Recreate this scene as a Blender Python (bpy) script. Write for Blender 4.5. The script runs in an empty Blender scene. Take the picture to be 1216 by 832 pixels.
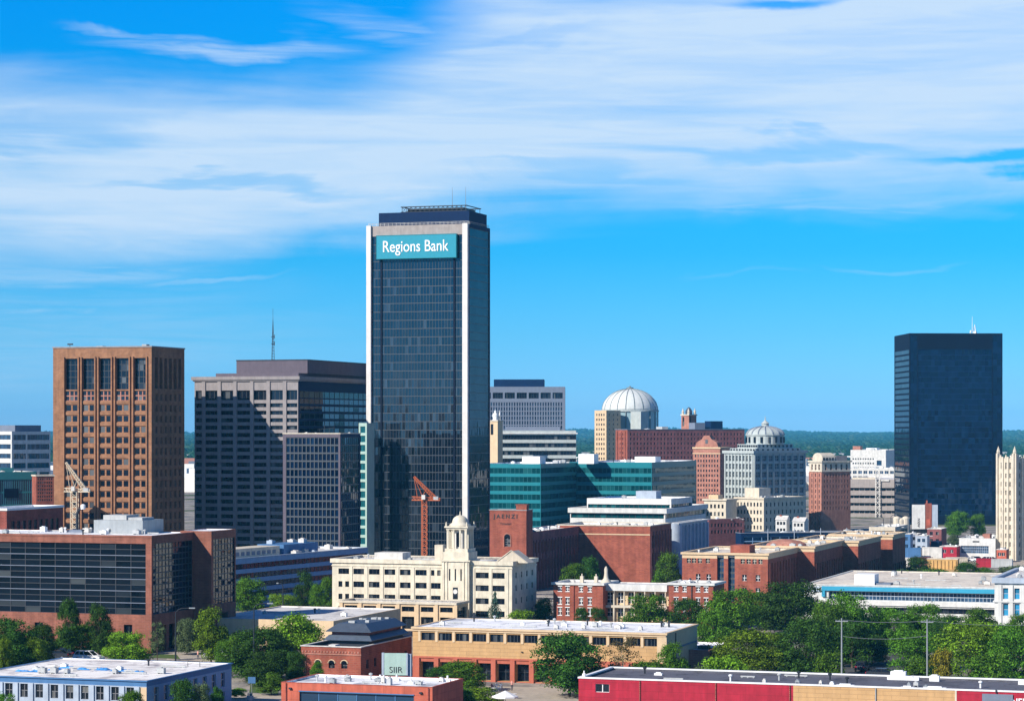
import bpy, math, random
import numpy as np
from mathutils import Vector, Matrix
R = math.radians
rng = random.Random(7)
np.random.seed(7)
SC = bpy.context.scene
COL = SC.collection

# ------------------------------------------------------------------ camera
F, CX, HY, CAMZ = 3000.0, 608.0, 510.0, 42.0      # photo pixels: focal length, centre column, horizon row; eye height (m)
cam = bpy.data.objects.new('camera', bpy.data.cameras.new('camera'))
COL.objects.link(cam)
cam.location = (0, 0, CAMZ)
cam.rotation_euler = (R(90), 0, 0)
cam.data.sensor_width = 36.0
cam.data.lens = 36.0 * F / 1216.0
cam.data.shift_y = (HY - 416.0) / 1216.0
cam.data.clip_start = 1.0
cam.data.clip_end = 60000
SC.camera = cam

# ------------------------------------------------------------------ sun direction (photo: from the left, behind the camera)
TH = 18.3                                          # turn of the street grid
_u = Vector((math.cos(R(TH)), -math.sin(R(TH)), 0)); _v = Vector((math.sin(R(TH)), math.cos(R(TH)), 0))
SUN_T = (_u * .60 + _v * 1.0 - Vector((0, 0, .74))).normalized()     # the way the light travels
to_sun = -SUN_T
SUN_EL = math.asin(to_sun.z)
SUN_AZ = math.atan2(to_sun.x, to_sun.y)            # clockwise from +Y
sun = bpy.data.objects.new('sun', bpy.data.lights.new('sun', 'SUN'))
COL.objects.link(sun)
sun.data.energy = 5.0
sun.data.angle = R(.5)
sun.data.color = (1.0, .93, .82)
sun.rotation_euler = SUN_T.to_track_quat('-Z', 'Y').to_euler()
sun.location = (0, 0, 400)

# ------------------------------------------------------------------ world: Nishita sky with cirrus
W = bpy.data.worlds.new('World'); SC.world = W; W.use_nodes = True
class NT:
    def __init__(s, tree): s.t = tree; s.n = tree.nodes; s.l = tree.links
    def new(s, typ, **kw):
        n = s.n.new(typ)
        for k, v in kw.items(): setattr(n, k, v)
        return n
    def put(s, sock, v):
        if isinstance(v, bpy.types.NodeSocket): s.l.new(v, sock)
        else: sock.default_value = v
    def m(s, op, a, b=None, c=None, clamp=False):
        n = s.new('ShaderNodeMath', operation=op, use_clamp=clamp)
        s.put(n.inputs[0], a)
        if b is not None: s.put(n.inputs[1], b)
        if c is not None: s.put(n.inputs[2], c)
        return n.outputs[0]
    def smooth(s, v, a, b, o0=0., o1=1.):
        n = s.new('ShaderNodeMapRange', interpolation_type='SMOOTHSTEP')
        s.put(n.inputs['Value'], v); n.inputs['From Min'].default_value = a; n.inputs['From Max'].default_value = b
        n.inputs['To Min'].default_value = o0; n.inputs['To Max'].default_value = o1
        return n.outputs['Result']
    def mix(s, fac, a, b, blend='MIX'):
        n = s.new('ShaderNodeMix', data_type='RGBA', blend_type=blend)
        s.put(n.inputs[0], fac)
        for sock, v in ((n.inputs[6], a), (n.inputs[7], b)):
            if isinstance(v, (tuple, list)): v = (*v[:3], 1)
            s.put(sock, v)
        return n.outputs[2]
    def ramp(s, fac, stops, interp='LINEAR'):
        n = s.new('ShaderNodeValToRGB'); cr = n.color_ramp; cr.interpolation = interp
        while len(cr.elements) < len(stops): cr.elements.new(.5)
        for e, (p, c) in zip(cr.elements, stops):
            e.position = p; e.color = (*c, 1) if len(c) == 3 else c
        s.put(n.inputs[0], fac)
        return n.outputs[0]
    def noise(s, vec, scale=5., detail=3., rough=.5, dist=0.):
        n = s.new('ShaderNodeTexNoise'); s.put(n.inputs['Vector'], vec)
        n.inputs['Scale'].default_value = scale; n.inputs['Detail'].default_value = detail
        n.inputs['Roughness'].default_value = rough; n.inputs['Distortion'].default_value = dist
        return n.outputs['Fac']
    def mapv(s, vec, scale=(1, 1, 1), rot=(0, 0, 0), loc=(0, 0, 0)):
        n = s.new('ShaderNodeMapping'); s.put(n.inputs['Vector'], vec)
        n.inputs['Scale'].default_value = scale; n.inputs['Rotation'].default_value = rot; n.inputs['Location'].default_value = loc
        return n.outputs[0]

def build_world():
    t = NT(W.node_tree); t.n.clear()
    tc = t.new('ShaderNodeTexCoord').outputs['Generated']
    sky = t.new('ShaderNodeTexSky', sky_type='NISHITA', sun_disc=False, sun_elevation=SUN_EL, sun_rotation=SUN_AZ,
                altitude=100, air_density=1.0, dust_density=.3, ozone_density=2.5)
    sep = t.new('ShaderNodeSeparateXYZ'); t.l.new(tc, sep.inputs[0])
    x, y, z = sep.outputs
    az = t.m('ARCTAN2', x, y)
    el = t.m('ARCSINE', z)
    U = t.m('MULTIPLY_ADD', az, F, CX)               # azimuth and elevation in thousandths of the lens
    V = t.m('MULTIPLY_ADD', el, -F, HY)
    # clear-air colour: the Nishita sky, deepened towards blue close to the horizon as in the photograph
    tint = t.ramp(t.m('DIVIDE', el, .8), [(p * .25, c) for p, c in SKY_TINT] + [(.5, (.03, .50, 1.05)), (1.0, (.05, .34, .92))])
    clear = t.mix(1.0, sky.outputs[0], tint, 'MULTIPLY')
    # cirrus: long streaks fading at both rims
    streak = t.mapv(tc, (2.6, 2.6, 30), (0, R(2.5), 0))
    n1 = t.noise(streak, 1.6, 4, .50, .5)
    wisp = t.mapv(tc, (10, 10, 120), (0, R(-3.0), 0), (3, 1, 0))
    n2 = t.noise(wisp, 1.5, 8, .60, 1.2)
    n3 = t.noise(t.mapv(tc, (9, 9, 26), (0, 0, 0), (7, 2, 5)), 1.2, 5, .55, .6)
    wob = t.m('MULTIPLY_ADD', t.m('SUBTRACT', n1, .5), 150., V)
    wob = t.m('MULTIPLY_ADD', t.m('SUBTRACT', n3, .5), 90., wob)
    low = t.m('SUBTRACT', wob, t.smooth(U, 150, 760, 322, 250))         # > 0 below the bank's lower rim
    m_low = t.smooth(low, -62, 26, 1, 0)
    up = t.m('SUBTRACT', wob, t.smooth(U, 380, 740, 98, -130))         # > 0 below the bank's upper rim
    m_up = t.smooth(up, -45, 95, 0, 1)
    bank = t.m('MULTIPLY', m_low, m_up)
    def blob(cu, cv, ru, rv, tilt=0.):
        du = t.m('DIVIDE', t.m('SUBTRACT', U, cu), ru)
        dv = t.m('DIVIDE', t.m('SUBTRACT', t.m('MULTIPLY_ADD', t.m('SUBTRACT', U, cu), tilt, wob), cv), rv)
        return t.smooth(t.m('SQRT', t.m('ADD', t.m('MULTIPLY', du, du), t.m('MULTIPLY', dv, dv))), .25, 1.1, 1, 0)
    tex = t.m('ADD', t.smooth(n1, .28, .62, .50, 1), t.m('MULTIPLY', t.m('SUBTRACT', n2, .5), .62))
    dens = t.m('MULTIPLY', bank, tex)
    for (cu, cv, ru, rv, k) in ((1210, 204, 190, 20, .95), (960, 186, 330, 13, .40), (280, 236, 220, 12, .45),
                                (700, 214, 200, 8, .3), (930, 8, 90, 22, .9), (60, 165, 200, 22, .35), (620, 55, 140, 14, .25)):
        dens = t.m('MULTIPLY', dens, t.m('MULTIPLY_ADD', blob(cu, cv, ru, rv), -k, 1.0))
    for (cu, cv, ru, rv, k, tl) in ((290, 42, 200, 26, .62, -.06), (180, 12, 110, 12, .45, -.02), (1055, 322, 95, 6, .16, 0), (230, 352, 130, 8, .3, 0),
                                    (60, 330, 260, 30, .4, 0), (40, 400, 420, 70, .22, 0), (470, 28, 130, 16, .35, -.25), (1000, 240, 340, 18, .45, .02), (880, 328, 90, 6, .08, 0)):
        dens = t.m('MAXIMUM', dens, t.m('MULTIPLY', blob(cu, cv, ru, rv, tl), t.m('MULTIPLY', t.smooth(n2, .30, .62, .25, 1), k)))
    fwd = t.smooth(y, .3, .75)                         # the bank lies ahead; elsewhere scattered cirrus only
    other = t.m('MULTIPLY', t.smooth(t.noise(t.mapv(tc, (2, 2, 9)), 1.5, 5, .6, .8), .5, .75), .45)
    dens = t.m('ADD', t.m('MULTIPLY', dens, fwd), t.m('MULTIPLY', other, t.m('SUBTRACT', 1.0, fwd)), clamp=True)
    dens = t.m('MULTIPLY', dens, .93)
    col = t.mix(dens, clear, CLOUD)
    bg = t.new('ShaderNodeBackground'); t.l.new(col, bg.inputs['Color']); bg.inputs['Strength'].default_value = SKY_STR
    out = t.new('ShaderNodeOutputWorld'); t.l.new(bg.outputs[0], out.inputs['Surface'])
SKY_STR = .076
HAZE = 5e-5
SKY_TINT = [(0.017, (0.477, 1.0, 2.101)), (0.083, (0.333, 0.89, 1.89)), (0.183, (0.217, 0.817, 1.623)), (0.349, (0.063, 0.748, 1.458)), (0.515, (0.024, 0.79, 1.43)), (0.679, (0.009, 0.769, 1.492)), (0.829, (0.004, 0.79, 1.603))]
CLOUD = (6.2, 7.9, 9.8)
build_world()
SC.view_settings.view_transform = 'Standard'
SC.view_settings.look = 'None'
SC.view_settings.exposure = 0.40
SC.view_settings.gamma = 1.0
SC.view_settings.use_curve_mapping = False

# ------------------------------------------------------------------ materials
def newmat(name):
    m = bpy.data.materials.new(name); m.use_nodes = True
    t = NT(m.node_tree); b = t.n['Principled BSDF']
    return m, t, b
def objco(t): return t.new('ShaderNodeTexCoord').outputs['Object']
def bump(t, b, h, strength=.3, dist=.1):
    n = t.new('ShaderNodeBump'); n.inputs['Strength'].default_value = strength; n.inputs['Distance'].default_value = dist
    t.put(n.inputs['Height'], h); t.l.new(n.outputs[0], b.inputs['Normal'])
def mul(c, k): return tuple(min(1, v * k) for v in c)
def paint(name, c, rough=.8, var=.16, scale=.6, metal=0., spec=.3, bmp=.15, joint=None):
    """painted or rendered surface: two scales of weathering and vertical rain streaks"""
    m, t, b = newmat(name); o = objco(t)
    n1 = t.noise(o, scale, 5, .6)
    n2 = t.noise(t.mapv(o, (1.3, 1.3, .12)), 1.1, 4, .6)
    f = t.m('ADD', t.m('MULTIPLY', n1, .55), t.m('MULTIPLY', n2, .45))
    col = t.mix(t.smooth(f, .33, .67), mul(c, 1 - var), mul(c, 1 + var * .7))
    col = t.mix(t.m('MULTIPLY', t.smooth(t.noise(t.mapv(o, (.8, .8, .05), (0, 0, 0), (5, 3, 1)), 1.0, 6, .7), .56, .74), min(.6, var * 2.2)), col, mul(c, .55))
    if joint:
        sep = t.new('ShaderNodeSeparateXYZ'); t.l.new(o, sep.inputs[0]); cmb = t.new('ShaderNodeCombineXYZ')
        t.l.new(t.m('ADD', sep.outputs[0], sep.outputs[1]), cmb.inputs[0]); t.l.new(sep.outputs[2], cmb.inputs[1])
        bt = t.new('ShaderNodeTexBrick'); t.l.new(cmb.outputs[0], bt.inputs['Vector']); bt.inputs['Scale'].default_value = 1; bt.inputs['Brick Width'].default_value = joint[0]; bt.inputs['Row Height'].default_value = joint[1]; bt.inputs['Mortar Size'].default_value = .035
        bt.inputs['Color1'].default_value = (1, 1, 1, 1); bt.inputs['Color2'].default_value = (.88, .88, .88, 1); bt.inputs['Mortar'].default_value = (.62, .60, .60, 1)
        col = t.mix(.8, col, bt.outputs['Color'], 'MULTIPLY')
    t.l.new(col, b.inputs['Base Color'])
    b.inputs['Roughness'].default_value = rough; b.inputs['Metallic'].default_value = metal
    b.inputs['Specular IOR Level'].default_value = spec
    bump(t, b, t.noise(o, 3.0, 4, .6), bmp, .06)
    return m
def brick(name, c1, c2, mortar, row=.24, rough=.9):
    m, t, b = newmat(name); o = objco(t)
    sep = t.new('ShaderNodeSeparateXYZ'); t.l.new(o, sep.inputs[0])
    cmb = t.new('ShaderNodeCombineXYZ')
    t.l.new(t.m('ADD', sep.outputs[0], sep.outputs[1]), cmb.inputs[0]); t.l.new(sep.outputs[2], cmb.inputs[1])
    bt = t.new('ShaderNodeTexBrick'); t.l.new(cmb.outputs[0], bt.inputs['Vector'])
    bt.inputs['Scale'].default_value = 1.0; bt.inputs['Brick Width'].default_value = row * 2.6; bt.inputs['Row Height'].default_value = row
    bt.inputs['Mortar Size'].default_value = row * .09; bt.inputs['Bias'].default_value = 0
    bt.inputs['Color1'].default_value = (*c1, 1); bt.inputs['Color2'].default_value = (*c2, 1); bt.inputs['Mortar'].default_value = (*mortar, 1)
    f = t.noise(o, .35, 5, .65); g = t.noise(t.mapv(o, (1.1, 1.1, .1)), .9, 4, .6)
    w = t.smooth(t.m('ADD', t.m('MULTIPLY', f, .6), t.m('MULTIPLY', g, .4)), .35, .65, .74, 1.18)
    vm = t.new('ShaderNodeVectorMath', operation='SCALE'); t.l.new(bt.outputs['Color'], vm.inputs[0]); t.l.new(w, vm.inputs['Scale'])
    t.l.new(vm.outputs[0], b.inputs['Base Color'])
    b.inputs['Roughness'].default_value = rough; b.inputs['Specular IOR Level'].default_value = .2
    bump(t, b, bt.outputs['Fac'], -.2, .02)
    return m
def roofing(name, c, stain, amount=.5, scale=.16, rough=.85):
    """flat roof membrane: seams, ponding stains, patches"""
    m, t, b = newmat(name); o = objco(t)
    v = t.new('ShaderNodeTexVoronoi', feature='DISTANCE_TO_EDGE'); t.put(v.inputs['Vector'], t.mapv(o, (.09, .22, .1)))
    v.inputs['Scale'].default_value = 1.0
    edge = t.smooth(v.outputs['Distance'], .0, .045, 1, 0)
    n = t.noise(o, scale, 6, .65, .8); n2 = t.noise(t.mapv(o, (.75, .34, 1)), .8, 6, .72, .5)
    st = t.m('MULTIPLY', t.smooth(n, .48, .66), amount)
    st = t.m('MAXIMUM', st, t.m('MULTIPLY', edge, t.m('MULTIPLY', t.smooth(n2, .42, .6), amount)))
    st = t.m('MAXIMUM', st, t.m('MULTIPLY', t.smooth(n2, .55, .64), amount * .85))
    t.l.new(t.mix(st, c, stain), b.inputs['Base Color'])
    b.inputs['Roughness'].default_value = rough; b.inputs['Specular IOR Level'].default_value = .25
    return m
def glass(name, c1, c2, ior=1.6, rough=.06, pos=.78, tint=(1, 1, 1)):
    """dark glazing: each pane its own depth of tone, some with pale blinds behind"""
    m, t, b = newmat(name)
    r1 = t.new('ShaderNodeNewGeometry').outputs['Random Per Island']
    r2 = t.new('ShaderNodeObjectInfo').outputs['Random']
    r = t.m('FRACT', t.m('ADD', t.m('MULTIPLY', r1, 7.31), t.m('MULTIPLY', r2, 3.77)))
    col = t.ramp(r, [(0, mul(c1, .7)), (pos * .6, c1), (pos, mul(c1, 1.35)), (1, c2)])
    t.l.new(col, b.inputs['Base Color'])
    b.inputs['Roughness'].default_value = rough; b.inputs['IOR'].default_value = ior
    b.inputs['Specular Tint'].default_value = (*tint, 1)
    return m
def plain(name, c, rough=.5, metal=0., spec=.5):
    m, t, b = newmat(name); o = objco(t)
    t.l.new(t.mix(t.noise(o, 1.4, 3, .6), mul(c, .86), mul(c, 1.12)), b.inputs['Base Color'])
    b.inputs['Roughness'].default_value = rough; b.inputs['Metallic'].default_value = metal; b.inputs['Specular IOR Level'].default_value = spec
    return m
M = dict(
    brown=brick('brown_brick', (.32, .155, .080), (.25, .12, .066), (.28, .16, .10), .35),
    red=brick('red_brick', (.33, .088, .052), (.25, .062, .042), (.28, .125, .09), .3),
    darkred=brick('dark_red_brick', (.26, .062, .045), (.20, .045, .038), (.33, .14, .11), .3),
    pinkbrick=brick('pink_brick', (.42, .18, .13), (.36, .145, .105), (.42, .24, .18), .3),
    office_brick=brick('office_brick', (.29, .105, .07), (.235, .085, .058), (.26, .13, .095), .3),
    purple=brick('maroon_brick', (.24, .085, .085), (.19, .065, .07), (.25, .12, .11), .3),
    concrete=paint('grey_concrete', (.33, .29, .27), .85),
    taupe=paint('taupe_concrete', (.27, .245, .245), .85),
    white=paint('white_render', (.60, .595, .57), .75, .16),
    cream=paint('cream_stone', (.58, .515, .41), .8, .18),
    ivory=paint('ivory_stone', (.63, .57, .45), .8, .2),
    whitemetal=paint('white_metal', (.80, .80, .79), .5, .06),
    pier=paint('white_pier_stone', (.66, .63, .60), .7, .10),
    tan=paint('tan_brick_wall', (.53, .325, .15), .85, .11, joint=(2.4, .62)),
    tanlight=paint('pale_tan_render', (.62, .46, .29), .85, .10),
    coral=paint('coral_paint', (.50, .118, .07), .75, .22, joint=(3.2, 1.3)),
    crimson=paint('crimson_paint', (.385, .014, .036), .72, .24, joint=(4.0, 1.1)),
    pillar=paint('red_pillar', (.42, .115, .07), .8, .12),
    bluewall=paint('pale_blue_render', (.37, .43, .51), .8, .16),
    bluetrim=paint('blue_trim', (.06, .16, .33), .6, .10),
    bluespan=paint('blue_spandrel', (.20, .33, .50), .6, .10),
    cyan=paint('cyan_fascia', (.03, .29, .45), .55, .08),
    teal=paint('teal_panel', (.010, .185, .225), .4, .08),
    tealdark=paint('dark_teal_panel', (.03, .17, .2), .4, .08),
    greyblue=paint('grey_blue_stone', (.40, .44, .43), .8, .14),
    slate=paint('slate_panel', (.16, .19, .25), .7, .10),
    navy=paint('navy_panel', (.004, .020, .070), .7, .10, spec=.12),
    navydark=paint('deep_navy_panel', (.002, .006, .022), .6, .10, spec=.12), mauve=paint('mauve_grey_panel', (.115, .095, .12), .8, .12),
    darkmetal=paint('dark_metal', (.035, .04, .05), .5, .12, metal=.3),
    roofmetal=paint('blue_grey_metal_roof', (.085, .11, .15), .45, .14, metal=.4),
    steel=paint('galvanised_steel', (.35, .37, .38), .5, .15, metal=.5),
    hvac=paint('hvac_metal', (.42, .43, .43), .6, .16),
    soil=paint('dusty_ochre', (.52, .33, .13), .95, .2),
    sign=plain('teal_sign_face', (.004, .25, .345), .4),
    letter=plain('white_lettering', (.85, .87, .87), .4),
    darkletter=plain('dark_lettering', (.03, .02, .02), .6),
    palegreen=paint('pale_green_panel', (.38, .52, .46), .6, .12),
    orange=plain('orange_crane_paint', (.52, .13, .045), .6),
    yellow=plain('cream_crane_paint', (.70, .58, .42), .6),
    roofwhite=roofing('white_roof_membrane', (.84, .84, .85), (.20, .21, .25), .72),
    rooftan=roofing('tan_gravel_roof', (.72, .64, .53), (.30, .26, .23), .65),
    roofgrey=roofing('grey_roof_membrane', (.115, .115, .14), (.05, .05, .06), .8),
    roofpale=roofing('pale_grey_roof', (.66, .64, .61), (.24, .23, .24), .65),
    roofblue=roofing('pale_roof_with_blue_tarps', (.84, .81, .77), (.32, .28, .28), .7),
    tarp=paint('blue_tarp', (.07, .30, .68), .6, .3, 1.5),
    dirty=paint('weathered_white', (.62, .60, .56), .8, .22),
    g_dark=glass('dark_glass', (.006, .010, .019), (.12, .13, .135), 1.5, pos=.84, tint=(.55, .7, .9)),
    g_win=glass('window_glass', (.013, .017, .024), (.17, .17, .16), 1.5, pos=.78, tint=(.55, .7, .9)),
    g_tower=glass('tower_glass', (.005, .010, .019), (.035, .05, .07), 1.75, .03, pos=.90, tint=(.6, .8, 1)),
    g_navy=glass('navy_glass', (.001, .006, .024), (.003, .014, .045), 1.5, .03, tint=(.4, .65, 1)),
    g_teal=glass('teal_glass', (.003, .045, .055), (.015, .10, .11), 1.3, .06, tint=(.3, .8, .9)),
    g_office=glass('office_glass', (.004, .008, .015), (.06, .07, .075), 1.4, .05, pos=.86, tint=(.6, .8, 1)),
    g_blue=glass('blue_glass', (.02, .05, .10), (.05, .11, .19), 1.6),
    g_cyan=glass('cyan_shutter_glass', (.03, .20, .36), (.05, .28, .46), 1.5),
    mull=plain('dark_mullion', (.03, .035, .045), .5),
    mullgrey=plain('grey_mullion', (.05, .06, .075), .5),
    mulllight=plain('pale_mullion', (.15, .15, .16), .6),
    rubber=plain('tyre_rubber', (.015, .015, .015), .8),
    chrome=plain('wheel_rim', (.5, .5, .52), .3, .8),
    carwhite=plain('white_car_paint', (.80, .80, .80), .25),
    cardark=plain('dark_car_paint', (.03, .035, .045), .25),
    carglass=plain('car_glass', (.01, .012, .015), .05),
    skin=plain('skin', (.45, .26, .18), .6),
    cloth=plain('white_cloth', (.8, .8, .78), .9),
    pinkcloth=plain('pink_cloth', (.7, .33, .28), .9),
    hair=plain('dark_hair', (.03, .02, .015), .7),
    trousers=plain('dark_trousers', (.05, .055, .08), .9),
    copper=paint('dome_panel', (.60, .62, .60), .6, .10),
    rib=plain('dome_rib', (.16, .20, .21), .6),
    domeglass=glass('drum_glass', (.20, .30, .34), (.34, .42, .45), 1.5, .15),
    brass=plain('white_finial', (.75, .74, .70), .5),
)

# ------------------------------------------------------------------ mesh helpers
class MB:
    def __init__(s): s.v = []; s.f = []; s.m = []
    def quad(s, a, b, c, d, mi=0):
        n = len(s.v); s.v += [a, b, c, d]; s.f.append((n, n + 1, n + 2, n + 3)); s.m.append(mi)
    def poly(s, pts, mi=0):
        n = len(s.v); s.v += list(pts); s.f.append(tuple(range(n, n + len(pts)))); s.m.append(mi)
    def box(s, x0, x1, y0, y1, z0, z1, mi=0, fn=None):
        p = [(x, y, z) for z in (z0, z1) for y in (y0, y1) for x in (x0, x1)]
        if fn: p = [fn(*q) for q in p]
        n = len(s.v); s.v += p
        for f in ((0, 2, 3, 1), (4, 5, 7, 6), (0, 1, 5, 4), (2, 6, 7, 3), (0, 4, 6, 2), (1, 3, 7, 5)):
            s.f.append(tuple(n + i for i in f)); s.m.append(mi)
    def prism(s, pts, z0, z1, mi=0, top=None):
        """vertical prism over a footprint; top(i) may give another outline for the upper rim"""
        n = len(s.v); k = len(pts); tp = top or pts
        s.v += [(p[0], p[1], z0) for p in pts] + [(p[0], p[1], z1) for p in tp]
        for i in range(k):
            j = (i + 1) % k; s.f.append((n + i, n + j, n + k + j, n + k + i)); s.m.append(mi)
        s.f.append(tuple(n + k + i for i in range(k))); s.m.append(mi)
        s.f.append(tuple(n + i for i in reversed(range(k)))); s.m.append(mi)
    def bar(s, p, q, r=.1, k=4, mi=0, r2=None):
        p, q = Vector(p), Vector(q); d = q - p
        if d.length < 1e-6: return
        d.normalize(); a = d.orthogonal().normalized() if abs(d.z) < .99 else Vector((1, 0, 0)); a = (a - d * a.dot(d)).normalized(); b = d.cross(a)
        r2 = r if r2 is None else r2; n = len(s.v)
        for c, rr in ((p, r), (q, r2)):
            for i in range(k):
                t = 2 * math.pi * (i + .5) / k
                s.v.append(tuple(c + (a * math.cos(t) + b * math.sin(t)) * rr))
        for i in range(k):
            j = (i + 1) % k; s.f.append((n + i, n + j, n + k + j, n + k + i)); s.m.append(mi)
        s.f.append(tuple(n + i for i in reversed(range(k)))); s.m.append(mi)
        s.f.append(tuple(n + k + i for i in range(k))); s.m.append(mi)
    def lathe(s, prof, k=24, cx=0, cy=0, mi=0):
        n = len(s.v)
        for (r, z) in prof:
            for i in range(k):
                t = 2 * math.pi * i / k; s.v.append((cx + r * math.cos(t), cy + r * math.sin(t), z))
        for a in range(len(prof) - 1):
            for i in range(k):
                j = (i + 1) % k; s.f.append((n + a * k + i, n + a * k + j, n + (a + 1) * k + j, n + (a + 1) * k + i)); s.m.append(mi)
        s.f.append(tuple(n + i for i in reversed(range(k)))); s.m.append(mi)
        s.f.append(tuple(n + (len(prof) - 1) * k + i for i in range(k))); s.m.append(mi)
    def mesh(s, name, mats, smooth=False):
        me = bpy.data.meshes.new(name); me.from_pydata(s.v, [], s.f); me.validate(); 
        for m in (mats if isinstance(mats, (list, tuple)) else [mats]): me.materials.append(m)
        if len(s.m) == len(me.polygons): me.polygons.foreach_set('material_index', s.m)
        if smooth: me.polygons.foreach_set('use_smooth', [True] * len(me.polygons))
        me.update(); return me
    def obj(s, name, mats, parent=None, loc=(0, 0, 0), rz=0, smooth=False):
        return link(name, s.mesh(name, mats, smooth), parent, loc, rz)
def link(name, me, parent=None, loc=(0, 0, 0), rz=0):
    o = bpy.data.objects.new(name, me); COL.objects.link(o); o.parent = parent; o.location = loc; o.rotation_euler = (0, 0, rz)
    return o
def tag(o, label=None, cat=None, group=None, kind=None):
    if label: o['label'] = label
    if cat: o['category'] = cat
    if group: o['group'] = group
    if kind: o['kind'] = kind
    return o
def thing(name, label, cat, loc=(0, 0, 0), rz=0, group=None):
    o = bpy.data.objects.new(name, None); COL.objects.link(o); o.location = loc; o.rotation_euler = (0, 0, rz); o.empty_display_size = .5
    return tag(o, label, cat, group)
def copy_tree(o, parent=None):
    c = o.copy(); COL.objects.link(c)
    if parent is not None: c.parent = parent
    for ch in list(o.children): copy_tree(ch, c)
    return c
def X(px, D): return (px - CX) / F * D
def Z(py, D): return CAMZ - (py - HY) / F * D
def GD(py): return CAMZ * F / (py - HY)              # distance of the ground seen at a row

# ------------------------------------------------------------------ buildings
WINCACHE = {}
class Bld:
    """rectangular block on the street grid: front-left corner at the origin, x along the front, y into depth"""
    def __init__(s, name, label, cat, pl, pc, pr, D, ytop, th=TH, d=None, root=None, H=None, group=None, z0=0.):
        th = R(th); c, sn = math.cos(th), math.sin(th)
        s.th = th; s.c = c; s.s = sn
        xc = X(pc, D); tl = (pl - CX) / F; tr = (pr - CX) / F
        s.W = (xc - tl * D) / (c + tl * sn)
        s.d = d if d else (tr * D - xc) / (sn - tr * c)
        s.xc, s.D = xc, D
        s.L = Vector((xc - s.W * c, D + s.W * sn, 0))
        s.H = H if H else Z(ytop, D)
        s.z0 = z0
        if root:
            s.root = root.root; s.rb = root.rb
            dv = s.L - s.rb.L
            s.off = Vector((dv.x * s.rb.c - dv.y * s.rb.s, dv.x * s.rb.s + dv.y * s.rb.c, 0)); s.rot = s.rb.th - th
        else:
            s.rb = s; s.off = Vector((0, 0, 0)); s.rot = 0
            s.root = thing(name, label, cat, tuple(s.L), -th, group)
        s.ops = {k: [] for k in 'FRBL'}; s.zn = {k: [] for k in 'FRBL'}
    # pixel -> facade coordinate
    def a(s, px):
        t = (px - CX) / F; return (t * s.L.y - s.L.x) / (s.c + t * s.s)
    def ar(s, px):
        t = (px - CX) / F; return (t * s.D - s.xc) / (s.s - t * s.c)
    def z(s, py): return Z(py, s.D)
    def len(s, f): return s.W if f in 'FB' else s.d
    def p(s, f, a, r, z):
        return {'F': (a, r, z), 'R': (s.W - r, a, z), 'B': (s.W - a, s.d - r, z), 'L': (r, s.d - a, z)}[f]
    FR = {'F': 0, 'R': math.pi / 2, 'B': math.pi, 'L': -math.pi / 2}
    def world(s, f, a, r, z):
        q = s.p(f, a, r, z)
        return Vector((s.L.x + q[0] * s.c + q[1] * s.s, s.L.y - q[0] * s.s + q[1] * s.c, q[2]))
    def place(s, mb, name, mats, parent=None, smooth=False):
        if parent is None: return mb.obj(name, mats, s.root, s.off, s.rot, smooth)
        return mb.obj(name, mats, parent, (0, 0, 0), 0, smooth)
    def win(s, f, a0, a1, z0, z1, r=.25, nx=1, nz=1, fr=.08, glass='g_win', frame='mull', name='window', sub=False):
        s.ops[f].append((a0, a1, z0, z1, r, dict(nx=nx, nz=nz, fr=fr, glass=glass, frame=frame, name=name, sub=sub)))
    def grid(s, f, cols, rows, **kw):
        for (z0, z1) in rows:
            for (a0, a1) in cols: s.win(f, a0, a1, z0, z1, **kw)
    def even(s, f, n, w, m0=.8, m1=None):
        """n columns of width w between the margins"""
        m1 = m0 if m1 is None else m1; L = s.len(f) - m0 - m1
        return [(m0 + L * (i + .5) / n - w / 2, m0 + L * (i + .5) / n + w / 2) for i in range(n)]
    def rows(s, ztop, step, h, n): return [(ztop - step * i - h, ztop - step * i) for i in range(n) if ztop - step * i - h > .3]
    def zone(s, f, a0, a1, z0, z1, mi): s.zn[f].append((a0, a1, z0, z1, mi))
    def glaze(s, f, a0, a1, z0, z1, na, nz, r=.2, mat='g_dark', mull='mull', mw=.12, mh=None, name='curtain_wall', proud=.06, jit=.012, vert=True, horiz=True):
        s.ops[f].append((a0, a1, z0, z1, r, None))
        mb = MB(); da = (a1 - a0) / na; dz = (z1 - z0) / nz
        for i in range(na):
            for j in range(nz):
                o = [rng.uniform(-jit, jit) for _ in range(3)]; o.append(o[0] + o[2] - o[1])
                q = [(a0 + i * da, z0 + j * dz), (a0 + (i + 1) * da, z0 + j * dz), (a0 + (i + 1) * da, z0 + (j + 1) * dz), (a0 + i * da, z0 + (j + 1) * dz)]
                mb.quad(*[s.p(f, q[k][0], r + .02 + o[k], q[k][1]) for k in range(4)])
        g = s.place(mb, name, M[mat])
        if mull:
            mm = MB(); mh = mw if mh is None else mh; fn = lambda x, y, z: s.p(f, x, y, z)
            if vert:
                for i in range(na + 1): mm.box(max(a0 + .004, a0 + i * da - mw / 2), min(a1 - .004, a0 + i * da + mw / 2), r - proud, r + .05, z0 + .003, z1 - .003, 0, fn)
            if horiz:
                for j in range(nz + 1): mm.box(a0 + .006, a1 - .006, r - proud + .013, r + .045, max(z0 + .005, z0 + j * dz - mh / 2), min(z1 - .005, z0 + j * dz + mh / 2), 0, fn)
            if mm.v: s.place(mm, 'mullion_grid', M[mull], g)
        return g
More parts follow.
